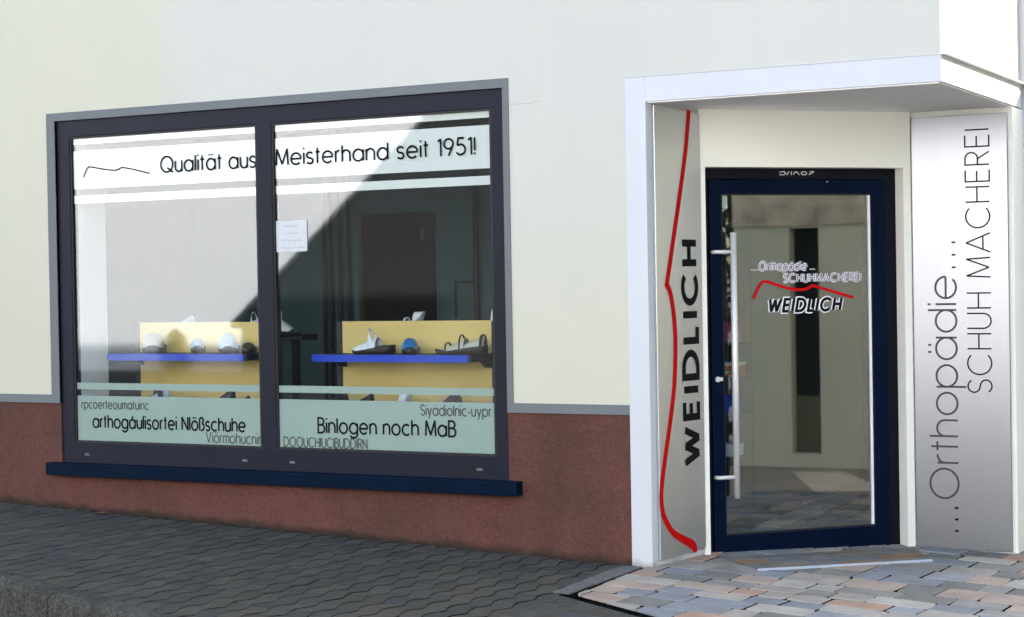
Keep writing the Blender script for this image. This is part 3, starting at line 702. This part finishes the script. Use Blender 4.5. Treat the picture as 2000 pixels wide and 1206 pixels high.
# dark rebate lines along the outer edge of each sash
for (a, b) in PX:
    mb = MB(); t = 0.011
    mb.slab([a - .001, a + t, b - t, b + .001], [PZ0 - .001, PZ0 + t, PZ1 - t, PZ1 + .001], lambda i, j: not (i == 1 and j == 1), 0.020, 0.0325)
    mb.build('gasket', M['rubber'], win)
    mb = MB(); mb.box(a, b, .033, .037, PZ0, PZ1); mb.build('window_pane', M['glass'], win)
mb = MB(); mb.box(-7.976, -4.632, -.066, .03, .452, .5295); mb.build('window_sill', M['sill'], win, bevel=0.004)
for x in (-7.70, -6.49, -6.15, -4.90):
    mb = MB(); mb.box(x - .018, x + .018, .006, .016, .575, .587); mb.box(x - .014, x + .014, .004, .0065, .583, .590); mb.build('drain_cap', M['trim'], win, bevel=.002)
def WT(s, t, o): return (s, 0.0325 - o, t)
for (a, b) in PX:
    mb = MB(); e = .012
    for z0, z1 in ((2.510, PZ1 - e), (2.233, 2.470), (2.143, 2.192)): mb.box(a + e, b - e, .0378, .0388, z0, z1)
    mb.build('foil_band', M['foil'], win)
    mb = MB()
    for z0, z1 in ((.986, 1.027), (PZ0 + e, .947)): mb.box(a + e, b - e, .0315, .0328, z0, z1)
    mb.build('frosted_band', M['frost'], win)
LO = 0.0022
lettering('lettering', 'Qualität aus', WT, -7.094, -6.390, 2.309, .094, .0115, M['black'], win, off=LO)
lettering('lettering', 'Meisterhand seit 1951!', WT, -6.240, -4.908, 2.312, .094, .0115, M['black'], win, off=LO)
mb = MB(); strip(mb, [(-7.704, 2.305), (-7.690, 2.335), (-7.674, 2.360), (-7.661, 2.368), (-7.640, 2.367), (-7.56, 2.352), (-7.49, 2.341), (-7.449, 2.338), (-7.425, 2.343), (-7.396, 2.354), (-7.30, 2.336), (-7.181, 2.307)], .008, WT, LO)
mb.build('emblem', M['black'], win)
lettering('lettering', 'arthogáulisortei Nlößschuhe', WT, -7.667, -6.50, .750, .078, .0120, M['black'], win, off=LO, gap=.235)
lettering('lettering', 'rpcoerteoumatuınc'.replace('ı', 'i'), WT, -7.755, -7.225, .868, .052, .0075, M['grey_vinyl'], win, off=LO, gap=.23)
lettering('lettering', 'Viörmohucnir', WT, -6.789, -6.390, .679, .062, .0075, M['grey_vinyl'], win, off=LO, gap=.23)
lettering('lettering', 'Binlogen noch MaB', WT, -5.978, -5.062, .757, .085, .0120, M['black'], win, off=LO)
lettering('lettering', 'Siyadiolnic-uypr', WT, -5.283, -4.835, .872, .058, .0075, M['grey_vinyl'], win, off=LO, gap=.23)
lettering('lettering', 'DOOUCHIUCIBUDDIRN', WT, -6.221, -5.645, .672, .055, .0075, M['grey_vinyl'], win, off=LO, gap=.23)

# paper notice stuck inside the right pane
mb = MB(); mb.box(-6.249, -6.032, .0305, .0318, 1.807, 1.988)
note = tag(mb.build('paper_notice', M['paper']), 'white paper notice with faint grey writing stuck on the window glass', 'notice')
mb = MB()
for k, (a, b) in enumerate(((-6.195, -6.09), (-6.20, -6.10), (-6.215, -6.07), (-6.225, -6.06))):
    z = 1.952 - k * .042; x = a
    while x < b:
        l = rnd.uniform(.006, .016); pts = [(x, z), (x + l * .3, z + rnd.uniform(.004, .014)), (x + l * .6, z + rnd.uniform(-.004, .004)), (x + l, z + rnd.uniform(0, .008))]
        strip(mb, pts, .0022, lambda s, t, o: (s, .0302 - o, t), .0002 + .0001 * rnd.random()); x += l + rnd.choice([.002, .002, .008])
mb.build('handwriting', mat('faded_ink', (0.40, 0.41, 0.42), 0.8), note)

# ---------------------------------------------------- door
mb = MB(); mb.slab([UL, .085, 1.182, UR], [.066, 2.152, 2.2128], lambda i, j: not (i == 1 and j == 0), -.135, -.085, DT)
fr = mb.build('door_frame', M['doorframe'], shop, bevel=.003)
mb = MB(); mb.slab([.0865, .158, 1.092, 1.1805], [.076, .196, 2.072, 2.1505], lambda i, j: not (i == 1 and j == 1), -.130, -.072, DT)
door = mb.build('shop_door', M['door'], shop, bevel=.004)
mb = MB(); mb.slab([.157, .166, 1.084, 1.093], [.195, .204, 2.064, 2.073], lambda i, j: not (i == 1 and j == 1), -.096, -.080, DT); mb.build('gasket', M['rubber'], door)
mb = MB(); mb.box(1.070, 1.0835, -.0925, -.080, .205, 2.063, DT); mb.build('glazing_bead', M['white_vinyl'], door)
mb = MB(); mb.box(.160, 1.090, -.096, -.090, .198, 2.070, DT); mb.build('door_pane', M['doorglass'], door)
M['satin'] = mat('satin_steel', (0.72, 0.72, 0.71), 0.45, metal=.35)
H = MB(); H.tube([DT(.205, -.028, .405), DT(.205, -.028, 1.857)], .0175, 16); hd = H.build('pull_handle', M['satin'], door, smooth=True)
for z in (.519, 1.752):
    H = MB(); H.tube([DT(.098, -.072, z), DT(.098, -.046, z), DT(.11, -.034, z), DT(.205, -.030, z)], .011, 12); H.build('handle_bracket', M['satin'], hd, smooth=True)
H = MB(); H.tube([DT(.117, -.075, 1.056), DT(.117, -.062, 1.056)], .015, 16); H.box(.130, .150, -.074, -.069, 1.046, 1.066, DT); H.build('lock', M['steel'], door)
H = MB(); H.tube([DT(.205, -.14, 1.085), DT(.205, -.16, 1.085), DT(.27, -.165, 1.085)], .010, 10); H.build('inside_lever', M['steel'], door, smooth=True)
H = MB(); H.box(.166, .206, -.115, -.098, 1.995, 2.063, DT); H.box(.172, .200, -.0975, -.0965, 2.003, 2.008, DT); H.build('door_contact', M['white_vinyl'], door, bevel=.002)
H = MB(); H.tube([DT(.81, -.0725, 2.138), DT(.81, -.0705, 2.138)], .004, 8); H.build('rivet', M['steel'], door)
mb = MB(); mb.box(UL, 1.20, -.10, -.03, .050, .076, DT); mb.build('threshold', mat('white_threshold', (.70, .72, .76), .45), shop, bevel=.003)
def FT(s, t, o): return DT(s, -.0848 + o, t)
sc_ = MB()                               # worn maker's marks on the head of the frame
for pts in ([(.52, 2.190), (.548, 2.196), (.560, 2.186), (.545, 2.176), (.520, 2.178)], [(.565, 2.176), (.58, 2.195)], [(.592, 2.176), (.596, 2.196)],
            [(.605, 2.178), (.618, 2.194), (.634, 2.190), (.642, 2.177)], arc(.672, 2.186, .017, 0, 360, 12, .009), [(.702, 2.178), (.735, 2.194), (.728, 2.196), (.706, 2.194)]):
    strip(sc_, pts, .0045, FT, .0015)
sc_.build('lettering', M['white_vinyl'], fr)
def GT(s, t, o): return DT(s, -.090 + o, t)
WV = M['white_vinyl']
for txt, a, b, bs, cp in (('....Orthopädie ...', .346, .730, 1.648, .047), ('SCHUHMACHEREI', .540, 1.020, 1.582, .044)):
    lettering('lettering', txt, GT, a, b, bs, cp, .0135, WV, door, off=.0012, gap=.30, shear=.12 if 'O' == txt[4:5] else .05)
    lettering('lettering', txt, GT, a, b, bs, cp, .0052, mat('grey_blue_vinyl', (.16, .15, .22), .5), door, off=.0030, gap=.30, shear=.12 if 'O' == txt[4:5] else .05)
lettering('lettering', 'WEIDLICH', GT, .440, .885, 1.420, .066, .030, WV, door, off=.0012, gap=.40, shear=.2)
lettering('lettering', 'WEIDLICH', GT, .440, .885, 1.420, .066, .0165, M['black'], door, off=.0034, gap=.40, shear=.2)
def smooth2(pts, n=6):
    P = [Vector(p) for p in pts]; out = []
    for k in range(len(P) - 1):
        a, b, c, d_ = P[max(0, k - 1)], P[k], P[k + 1], P[min(len(P) - 1, k + 2)]
        for s in range(n):
            t = s / n; out.append(tuple(0.5 * ((2 * b) + (c - a) * t + (2 * a - 5 * b + 4 * c - d_) * t * t + (3 * b - a - 3 * c + d_) * t ** 3)))
    out.append(tuple(P[-1])); return out
mb = MB()
strip(mb, smooth2([(.350, 1.492), (.378, 1.545), (.402, 1.578), (.421, 1.586), (.445, 1.584), (.506, 1.564), (.560, 1.548), (.616, 1.540), (.660, 1.538), (.690, 1.546), (.717, 1.560)]) + smooth2([(.717, 1.560), (.825, 1.531), (.976, 1.487)])[1:], .0165, GT, .0015)
mb.build('emblem', M['red'], door)

# shallow paved step with a metal edge
st = thing('door_step', (-3.1, .75, .08), 'low paved step of ochre and grey stones with a pale metal edge before the door', 'step')
Q = [Vector((-3.345, .172)), Vector((-2.662, .955)), Vector((-2.835, 1.262)), Vector((-3.60, .52))]
Q = [Q[0], Q[1], Vector((-2.87, 1.36)), Vector((-3.70, .50))]
sd = (Q[1] - Q[0]).normalized(); sn_ = Vector((-sd.y, sd.x)); SL = (Q[1] - Q[0]).length
mb = MB(); v_ = .012
rowsz = [.085, .10, .085, .12]
for hgt in rowsz:
    u_ = -.45 + rnd.uniform(-.1, 0)
    while u_ < SL + .2:
        wd = rnd.uniform(.14, .26); poly = [Q[0] + sd * (u_ + .003) + sn_ * (v_ + .003), Q[0] + sd * (u_ + wd - .003) + sn_ * (v_ + .003), Q[0] + sd * (u_ + wd - .003) + sn_ * (v_ + hgt - .003), Q[0] + sd * (u_ + .003) + sn_ * (v_ + hgt - .003)]
        for k in range(4):
            a, b = Q[k], Q[(k + 1) % 4]; dd_ = (b - a).normalized(); poly = clip(poly, a, Vector((-dd_.y, dd_.x)), 0.0) if len(poly) > 2 else poly
        if len(poly) > 2: stone(mb, poly, lambda x, y: ez(x, y) + .008, .003, .003, .03)
        u_ += wd
    v_ += hgt
mb.build('step_paving', M['ramp_stone'], st)
mb = MB(); mb.prism([tuple(Q[0] - sd * .01), tuple(Q[1] + sd * .01), tuple(Q[1] + sn_ * .012), tuple(Q[0] + sn_ * .012)], lambda x, y: ez(x, y) - .015, lambda x, y: ez(x, y) + .0105)
mb.build('metal_edge', mat('pale_edge_metal', (.50, .56, .66), .5, metal=.3), st, bevel=.001)

# ---------------------------------------------------- sign panels
PA, PB = Vector((-3.862, .055)), Vector((-3.774, .487)); PD = (PB - PA).normalized(); PN = Vector((PD.y, -PD.x)); PL = (PB - PA).length
def LT(u, o, z): p = PA + PD * u + PN * o; return (p.x, p.y, z)
sg = thing('sign_panel', (-3.82, .27, .13), 'narrow brushed steel sign reading WEIDLICH with a long red curve', 'sign')
mb = MB(); mb.prism([(0.004, .135), (PL - .012, .150), (PL - .012, 2.498), (0.004, 2.522)][::1], 0.001, .016, lambda u, z, o: LT(u, o, z)); mb.build('panel', M['sign'], sg, bevel=.002)
def LS(s, t, o): return LT(s, .016 + o, t)       # s across, t up
def LR(s, t, o): return LT(.374 - t, .016 + o, s)  # text reading upwards
lettering('lettering', 'WEIDLICH', LR, 0.625, 1.800, .0, .130, 0, M['black'], sg, off=.0015, gap=.42, pre=.24)
mb = MB(); e1 = smooth2([(.327, 2.512), (.287, 2.28), (.225, 2.04), (.162, 1.814), (.128, 1.69), (.096, 1.580)])
e2 = smooth2([(.096, 1.580), (.128, 1.535), (.155, 1.43), (.168, 1.298), (.163, 1.16), (.148, 1.027), (.110, .86), (.068, .707), (.030, .56), (.016, .47), (.026, .39), (.06, .33), (.12, .268), (.21, .222), (.285, .190), (.318, .165), (.322, .140)])
tp = [.036] * (len(e1) + len(e2) - 1); nn_ = len(tp)
for k in range(nn_):
    if k > nn_ - 26: tp[k] = .036 + .014 * (1 - abs(k - (nn_ - 13)) / 13)
strip(mb, e1 + e2[1:], .036, LS, .0012, taper=tp); mb.build('emblem', M['red'], sg)

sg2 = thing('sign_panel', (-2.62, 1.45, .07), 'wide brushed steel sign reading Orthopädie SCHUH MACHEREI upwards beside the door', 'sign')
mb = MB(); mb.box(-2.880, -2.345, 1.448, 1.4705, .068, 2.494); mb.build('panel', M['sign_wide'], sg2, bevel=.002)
mb = MB(); mb.box(-2.888, -2.330, 1.452, 1.4708, .030, .066); mb.build('base_rail', mat('rusty_white_rail', (.78, .76, .70), .6, col2=(.62, .50, .36), vscale=9), sg2, bevel=.002)
def RT(base): return lambda s, t, o: (base - t, 1.448 - o, s)
lettering('lettering', '...', RT(-2.640), .172, .300, 0, .16, .012, M['black'], sg2, off=.0012)
lettering('lettering', 'Orthopädie', RT(-2.637), .353, 1.597, 0, .160, .0115, mat('charcoal_vinyl', (.025, .025, .027), .5), sg2, off=.0012, h=.73, gap=.20)
lettering('lettering', '...', RT(-2.637), 1.648, 1.788, 0, .17, .0095, M['black'], sg2, off=.0012)
lettering('lettering', 'SCHUH MACHEREI', RT(-2.444), .950, 2.409, 0, .133, .0082, M['black'], sg2, off=.0012, gap=.24)

# ================================================================== DISPLAY RACKS AND SHOES
def make_rack():
    r = thing('display_rack', (-5.6, .5, .2), 'cream yellow shoe rack with blue edged shelf in the right half of the window', 'display rack', 'shoe racks in the shop window')
    P = lambda mb, n, m, **k: mb.build(n, m, r, **k)
    L_ = lambda x: x
    P(MB().box(-6.113, -5.082, .50, .516, .20, 1.389), 'back_board', M['board'])
    for x in (-6.152, -5.081): P(MB().box(x, x + .037, .495, .525, .20, 1.385), 'post', M['rack_dark'])
    sh = P(MB().box(-6.139, -5.062, .222, .494, 1.160, 1.1985), 'shelf', M['rack_dark'], bevel=.001)
    MB().box(-6.141, -5.080, .214, .2215, 1.158, 1.200).build('edge_strip', M['blue'], sh)
    s2 = P(MB().box(-6.139, -5.082, .20, .494, .800, .838), 'shelf', M['rack_dark'], bevel=.001)
    MB().box(-6.141, -5.080, .192, .1995, .798, .840).build('edge_strip', M['blue'], s2)
    for x in (-6.112, -5.112):
        P(MB().prism([(.40, 1.1595), (.4995, 1.1595), (.4995, 1.115), (.46, 1.12)], x, x + .03, lambda a, b, c: (c, a, b)), 'bracket', M['rack_dark'])
    P(MB().box(-6.14, -5.06, .526, .80, 1.290, 1.315), 'shelf', M['rack_dark'])
    return r
rack = make_rack()
rack2 = copy_tree(rack); rack2.location.x += -1.561
rack2['label'] = 'cream yellow shoe rack with blue edged shelf in the left half of the window'

def shoe(name, label, loc, rz, upper, sole='shoe_sole', L=.27, wid=.095, hs=(.020, .045), up=(0.0, .55, .055), back=None, straps=(), toe_open=False, cat='shoe', group='shoes on display in the window'):
    """toe at local -x; sole profile with heel lift, upper as a loft of arches"""
    t = thing(name, loc, label, cat, group, rz)
    n = 16; mb = MB(); ring = []
    hw = lambda s: wid / 2 * (0.30 + 0.70 * math.sqrt(max(0, sin(pi * min(1, s / .62) / 2)))) * (1 - .18 * math.exp(-((s - .58) / .16) ** 2)) * (1 if s < .86 else math.sqrt(max(.12, 1 - ((s - .86) / .15) ** 2)))
    topz = lambda s: hs[0] + (hs[1] - hs[0]) * (3 * s * s - 2 * s ** 3) + .012 * max(0, (.14 - s) / .14) ** 2
    botz = lambda s: .010 * max(0, (.16 - s) / .16) ** 2 + (0.004 * sin(pi * (s - .3) / .4) if .3 < s < .7 else 0)
    for k in range(n + 1):
        s = k / n; x = -L / 2 + L * s; i = len(mb.v); y = hw(s)
        mb.v += [(x, -y * .92, botz(s)), (x, y * .92, botz(s)), (x, y, topz(s) * .6), (x, y * .97, topz(s)), (x, -y * .97, topz(s)), (x, -y, topz(s) * .6)]; ring.append(i)
    for a, b in zip(ring, ring[1:]):
        for q in range(6): mb.f.append((a + q, a + (q + 1) % 6, b + (q + 1) % 6, b + q)); mb.m.append(0)
    mb.f.append(tuple(range(ring[0], ring[0] + 6))); mb.f.append(tuple(reversed(range(ring[-1], ring[-1] + 6)))); mb.m += [0, 0]
    mb.build('sole', M[sole], t, local=True, smooth=True)
    def arch(s0, s1, hfun, nm, mt, lip=0.0, n=9, inw=1.0):
        mb = MB(); rg = []
        for k in range(n + 1):
            s = s0 + (s1 - s0) * k / n; x = -L / 2 + L * s; y = hw(s) * .99 * inw; z0 = topz(s) - .004; hh = hfun((s - s0) / (s1 - s0)); i = len(mb.v)
            for q in range(11):
                a = pi * q / 10; mb.v.append((x + lip * sin(a) * ((s - s0) / (s1 - s0)), y * cos(a) * (1.02 if .15 < q / 10 < .85 else 1), z0 + hh * sin(a) ** .75))
            for q in range(11):
                a = pi * q / 10; mb.v.append((x + lip * sin(a) * ((s - s0) / (s1 - s0)), y * cos(a) * .93, z0 + max(0, hh - .004) * sin(a) ** .75))
            rg.append(i)
        for a, b in zip(rg, rg[1:]):
            for q in range(10):
                mb.f.append((a + q, a + q + 1, b + q + 1, b + q)); mb.f.append((a + 11 + q, b + 11 + q, b + 12 + q, a + 12 + q)); mb.m += [0, 0]
        for a in (rg[0], rg[-1]):
            for q in range(10): mb.f.append((a + q, a + 11 + q, a + 12 + q, a + q + 1)); mb.m.append(0)
        return mb.build(nm, M[mt], t, local=True, smooth=True)
    if up:
        s0, s1, hh = up[:3]
        prof = (lambda v: hh * (.35 + .65 * v)) if toe_open else (lambda v: hh * (.12 + .88 * math.sqrt(max(0, v))))
        arch(s0 + .012, s1, prof, 'upper', upper, lip=up[3] if len(up) > 3 else 0)
    if back:
        s0, hh, mt = back; arch(s0, .985, lambda v: hh * (.4 + .6 * v) if v < .8 else hh * (1.0 - .25 * (v - .8) / .2), 'heel_counter', mt)
    for (s0, s1, hh, mt, lean) in straps:
        arch(s0, s1, lambda v: hh, 'strap', mt, lip=lean, n=2)
    return t
SZ = 1.1985
sy = .36
G1 = 'shoes on display in the window'
# front row, right half
shoe('clog', 'white clog with raised tongue at the left end of the right blue shelf', (-5.80, sy, SZ), R(0), 'shoe_white', up=(0.0, .62, .060, .0), hs=(.022, .055), L=.285, straps=((.44, .60, .115, 'shoe_white', -.06),), wid=.10)
shoe('shoe', 'dark shoe with bright blue toe in the middle of the right shelf', (-5.55, sy, SZ), R(119), 'shoe_blue', up=(0.0, .6, .060), hs=(.034, .042), L=.24, wid=.108, sole='shoe_black')
shoe('sandal', 'beige strapped sandal with dark wedge sole on the right blue shelf', (-5.205, sy, SZ), R(3), 'shoe_beige', up=(.24, .60, .058), hs=(.020, .052), L=.325, wid=.10, back=(.60, .058, 'shoe_beige'), toe_open=True,
     straps=((.22, .25, .050, 'shoe_black', .0), (.50, .53, .082, 'shoe_black', .0), (.915, .955, .068, 'shoe_black', .0)))
# front row, left half
shoe('shoe', 'off white shoe facing the street, first from the left on the left shelf', (-7.45, sy, SZ), R(126), 'shoe_beige', up=(0.0, .62, .085), hs=(.040, .050), L=.25, wid=.155)
shoe('shoe', 'small shoe with pale blue toe in the middle of the left shelf', (-7.10, sy, SZ), R(126), 'shoe_pale', up=(0.0, .6, .055), hs=(.040, .045), L=.22, wid=.095)
shoe('shoe', 'tall white and pale blue shoe near the right end of the left shelf', (-6.86, sy, SZ), R(126), 'shoe_pale', up=(0.0, .62, .090), hs=(.036, .045), L=.25, wid=.135)
shoe('shoe', 'low dark brown shoe tucked beside the tall white and blue shoe on the left shelf', (-6.735, sy + .03, SZ), R(122), 'shoe_sole', up=(0.0, .6, .035), hs=(.03, .04), L=.22, wid=.095)
# top shelves: only straps and rims show above the back boards
TZ = 1.315
shoe('sandal', 'sandal with a thin white heel strap showing above the right yellow board', (-5.72, .66, TZ), R(0), 'shoe_white', up=(.1, .5, .045), L=.26, straps=((.60, .64, .092, 'shoe_white', .06), (.34, .40, .070, 'shoe_white', 0)))
shoe('sandal', 'sandal with thin white wire straps at the right end above the right yellow board', (-5.16, .66, TZ), R(0), 'shoe_white', up=(.1, .45, .04), L=.24, straps=((.52, .545, .115, 'shoe_white', .02), (.78, .80, .10, 'shoe_white', -.04)))
shoe('shoe', 'white rimmed black shoe at the right end above the left yellow board', (-6.83, .66, TZ), R(6), 'shoe_pale', up=(0, .5, .060), hs=(.03, .05), L=.27, back=(.68, .07, 'shoe_pale'), straps=((.30, .36, .102, 'shoe_white', -.02), (.90, .95, .095, 'shoe_white', .02)))
shoe('shoe', 'pale blue shoe peeping over the middle of the left yellow board', (-7.38, .64, TZ), R(85), 'shoe_pale', up=(0, .6, .085), L=.24)
# bottom shelves: tops show just over the frosted band
BZ = .838
shoe('shoe', 'black shoe on the bottom shelf at the left, right half of the window', (-6.02, .34, BZ), R(80), 'shoe_black', up=(0, .6, .115), L=.24, sole='shoe_black', wid=.10)
shoe('shoe', 'low black shoe second on the bottom shelf, right half of the window', (-5.83, .34, BZ), R(10), 'shoe_black', up=(0, .6, .100), L=.24, sole='shoe_black')
shoe('sandal', 'white loop strap sandal in the middle of the bottom shelf, right half', (-5.58, .34, BZ), R(0), 'shoe_white', up=(.0, .5, .085), L=.26, straps=((.42, .56, .125, 'shoe_white', .03),), sole='shoe_black')
shoe('shoe', 'rounded black shoe fourth on the bottom shelf, right half of the window', (-5.25, .34, BZ), R(75), 'shoe_black', up=(0, .6, .120), L=.24, sole='shoe_black', wid=.12)
shoe('shoe', 'brown and pale blue shoe on the bottom shelf in the left half of the window', (-7.36, .34, BZ), R(60), 'shoe_pale', up=(0, .6, .118), L=.26, sole='shoe_sole', wid=.12, straps=((.30, .42, .120, 'shoe_sole', 0),))
shoe('shoe', 'black shoe at the right of the bottom shelf in the left half of the window', (-6.83, .34, BZ), R(10), 'shoe_black', up=(0, .55, .118), L=.25, sole='shoe_black', back=(.8, .07, 'shoe_black'))
# small stand further back
sd_ = thing('display_stand', (-6.95, 1.2, .2), 'dark blue display stand deep inside the window behind the middle bar', 'display stand')
MB().box(-7.085, -6.856, 1.14, 1.32, 1.25, 1.29).build('shelf', M['rack_dark'], sd_)
MB().box(-6.99, -6.95, 1.21, 1.25, .2, 1.25).build('post', M['rack_dark'], sd_)
shoe('shoe', 'black and white shoe on the dark blue stand deep inside the window', (-7.09, 1.23, 1.29), R(180), 'shoe_white', up=(0, .5, .07), L=.2, sole='shoe_black', back=(.7, .06, 'shoe_black'))
# colourful cartons just inside the door
cr_ = thing('carton_rack', (-3.80, 1.25, .072), 'narrow dark rack of coloured cartons just inside the shop door', 'rack')
MB().box(-4.10, -3.86, 1.45, 1.48, .072, 1.75).build('back_board', M['rack_dark'], cr_)
for z in (.55, .80, 1.02, 1.22): MB().box(-4.10, -3.86, 1.25, 1.449, z, z + .015).build('shelf', M['rack_dark'], cr_)
for k, (x, z, m, l, hh) in enumerate(((-3.97, 1.235, 'pink', 'pink carton on the top shelf of the rack inside the door', .12), (-3.95, 1.035, 'orange', 'orange carton on the second shelf of the rack inside the door', .08), (-3.98, .815, 'blue', 'blue carton on the third shelf of the rack inside the door', .11), (-3.97, .565, 'shoe_white', 'white carton on the lowest shelf of the rack inside the door', .07))):
    c = thing('carton', (x, 1.34, z), l, 'carton', 'cartons on the rack inside the door')
    MB().box(x - .07, x + .07, 1.27, 1.41, z, z + hh * .8).build('box_body', M[m], c, bevel=.002); MB().box(x - .073, x + .073, 1.267, 1.413, z + hh * .8, z + hh).build('lid', M['shoe_white' if k == 1 else m], c, bevel=.002)

# ================================================================== ACROSS THE STREET (seen in the glass and steel)
opp = thing('house', (-14, -12, .3), 'long white rendered house in full sun across the street', 'house')
mb = MB(); wx = [-30]; c = -28
while c < 2: wx += [c, c + 1.1]; c += 3.1
wx.append(4); mb.slab(wx, [.42, 4.6, 6.1, 7.2], lambda i, j: not (j == 1 and i % 2 == 1), -12.0, -12.3)
mb.build('wall', M['opp_white'], opp)
MB().slab([-30, 4], [-.5, .419], lambda i, j: True, -11.99, -12.3).build('plinth', M['opp_plinth'], opp)
for k in range(1, len(wx) - 1, 2):
    f = MB().slab([wx[k], wx[k] + .07, wx[k+1] - .07, wx[k+1]], [4.6, 4.67, 6.03, 6.1], lambda i, j: not (i == 1 and j == 1), -12.05, -12.12).build('window', M['white'], opp)
    MB().box(wx[k] + .07, wx[k+1] - .07, -12.10, -12.09, 4.67, 6.03).build('pane', M['pane_dark'], f)
MB().prism([(-11.7, 7.2), (-16, 10.6), (-20.3, 7.2)], -30.2, 4.2, lambda a, b, c: (c, a, b)).build('roof', M['slate'], opp)
MB().box(-30, 4, -20, -12.301, -.5, 7.19).build('house_body', M['opp_white'], opp)
ln = thing('shadow_form', (-11.8, -11.3, .2), 'added dark form standing for a sloping shadow on the white house', 'shadow shape')  # unseen dark form added; its slope stands for a shadow in the reflection
MB().prism([(-9.0, -.2), (-9.0, 6.0), (-11.0, 4.45), (-14.75, 1.15), (-14.75, -.2)], -11.98, -10.95, lambda a, b, c: (a, c, b)).build('shadow_slope', M['shadow_dark'], ln)
MB().prism([(-8.9, 6.08), (-8.9, 6.16), (-14.85, 1.14), (-14.85, 1.06)], -11.985, -10.85, lambda a, b, c: (a, c, b)).build('roof', M['slate'], ln)  # sloping top of the added shadow form, not a real roof

def shrub(name, label, cat, loc, rx, ry, rzh, n, ls, group=None):
    t = thing(name, loc, label, cat, group); mb = MB()
    cl = [Vector((rnd.gauss(0, .45), rnd.gauss(0, .45), rnd.uniform(.05, 1))) for _ in range(60)]
    for _ in range(n):
        c_ = rnd.choice(cl); z = min(1, max(.02, c_.z + rnd.gauss(0, .08))); wz = math.sqrt(max(.05, 1 - max(0, (z - .45) / .56) ** 2))
        d = Vector((c_.x + rnd.gauss(0, .16), c_.y + rnd.gauss(0, .16)))
        if d.length > 1: d = d.normalized() * rnd.uniform(.8, 1)
        p = Vector((d.x * rx * wz, d.y * ry * wz, z * rzh)); a = Vector((rnd.gauss(0, 1), rnd.gauss(0, 1), rnd.gauss(0, 1))).normalized(); b = a.orthogonal().normalized() * ls * .5; a = a * ls * rnd.uniform(.7, 1.3)
        mb.face([p - a, p + b, p + a, p - b])
    mb.build('foliage', M['leaf'], t, local=True)
    MB().tube([(0, 0, -.2), (0, 0, rzh * .6)], [.05 * rx + .02, .02], 8).build('stem', M['bark'], t, local=True)
    return t
shrub('shrub', 'small rounded evergreen shrub in front of the sunny white house', 'shrub', (-16.15, -11.35, .22), .30, .28, .80, 1700, .035)

# house across the side street, seen in the door glass
nb = thing('house', (3.2, 4, 0), 'olive grey rendered house with a dark doorway across the side street', 'house')
def NT(y, o, z): return (2.9 + o, y, z)
HB = 6.30
mb = MB(); mb.slab([-1.29, -.764, -.492, 13], [-.3, 0.0, 2.06, 2.10, HB], lambda i, j: not (i == 1 and j == 1), 0, .4, NT)
mb.build('wall', M['side_wall'], nb)
MB().slab([-1.292, 3.2], [2.085, 2.75], lambda i, j: True, -.03, .05, NT).build('stone_band', M['stoneband'], nb)
dr = MB().box(-.764, -.492, .18, .22, .52, 2.06, NT).build('door', M['dark'], nb); MB().box(-.764, -.492, .16, .22, 0, .52, NT).build('kick_board', mat('olive_board', (.16, .15, .09), .8), dr)
MB().box(-1.29, 13, .401, 9, -.3, HB - .001, NT).build('house_body', M['side_wall'], nb)
MB().prism([(-.06, HB), (9.4, HB), (4.5, HB + .4)], -1.5, 13.2, lambda a, b, c: NT(c, a, b)).build('roof', M['slate'], nb)
shrub('reflection_conifer', 'added conifer at the corner of the olive grey house', 'reflection_conifer', (3.45, -1.95, -.2), .62, .62, 5.2, 6000, .08)  # unseen tree added so the door reflection stays dark at its edge

# two dry leaves by the foot of the wall
for k, (x, y, sc, a, lb) in enumerate(((-7.50, -.10, .035, .6, 'larger brown dry leaf lying near the wall foot at the left'), (-7.66, -.05, .024, 2.1, 'smaller brown dry leaf against the wall foot at the left'))):
    lf = thing('fallen_leaf', (x, y, gz(x) + .004), lb, 'leaf', 'fallen leaves'); lf.rotation_euler.z = a
    mb = MB(); out = [(1.2 * cos(t) , .62 * sin(t) * (1 + .22 * cos(5 * t))) for t in [2 * pi * q / 20 for q in range(20)]]
    i = len(mb.v); mb.v.append((0, 0, .1 * sc)); mb.v += [(u * sc, v * sc, sc * (.12 + .35 * abs(v))) for u, v in out]
    mb.f += [(i, i + 1 + q, i + 1 + (q + 1) % 20) for q in range(20)]; mb.m += [0] * 20
    mb.build('blade', mat('dry_leaf', (.16, .075, .03), .8, var=.3, vscale=40), lf, local=True)
    MB().tube([(1.2 * sc, 0, .12 * sc), (1.9 * sc, .1 * sc, .05 * sc)], .0012, 6).build('stalk', M['bark'], lf, local=True)
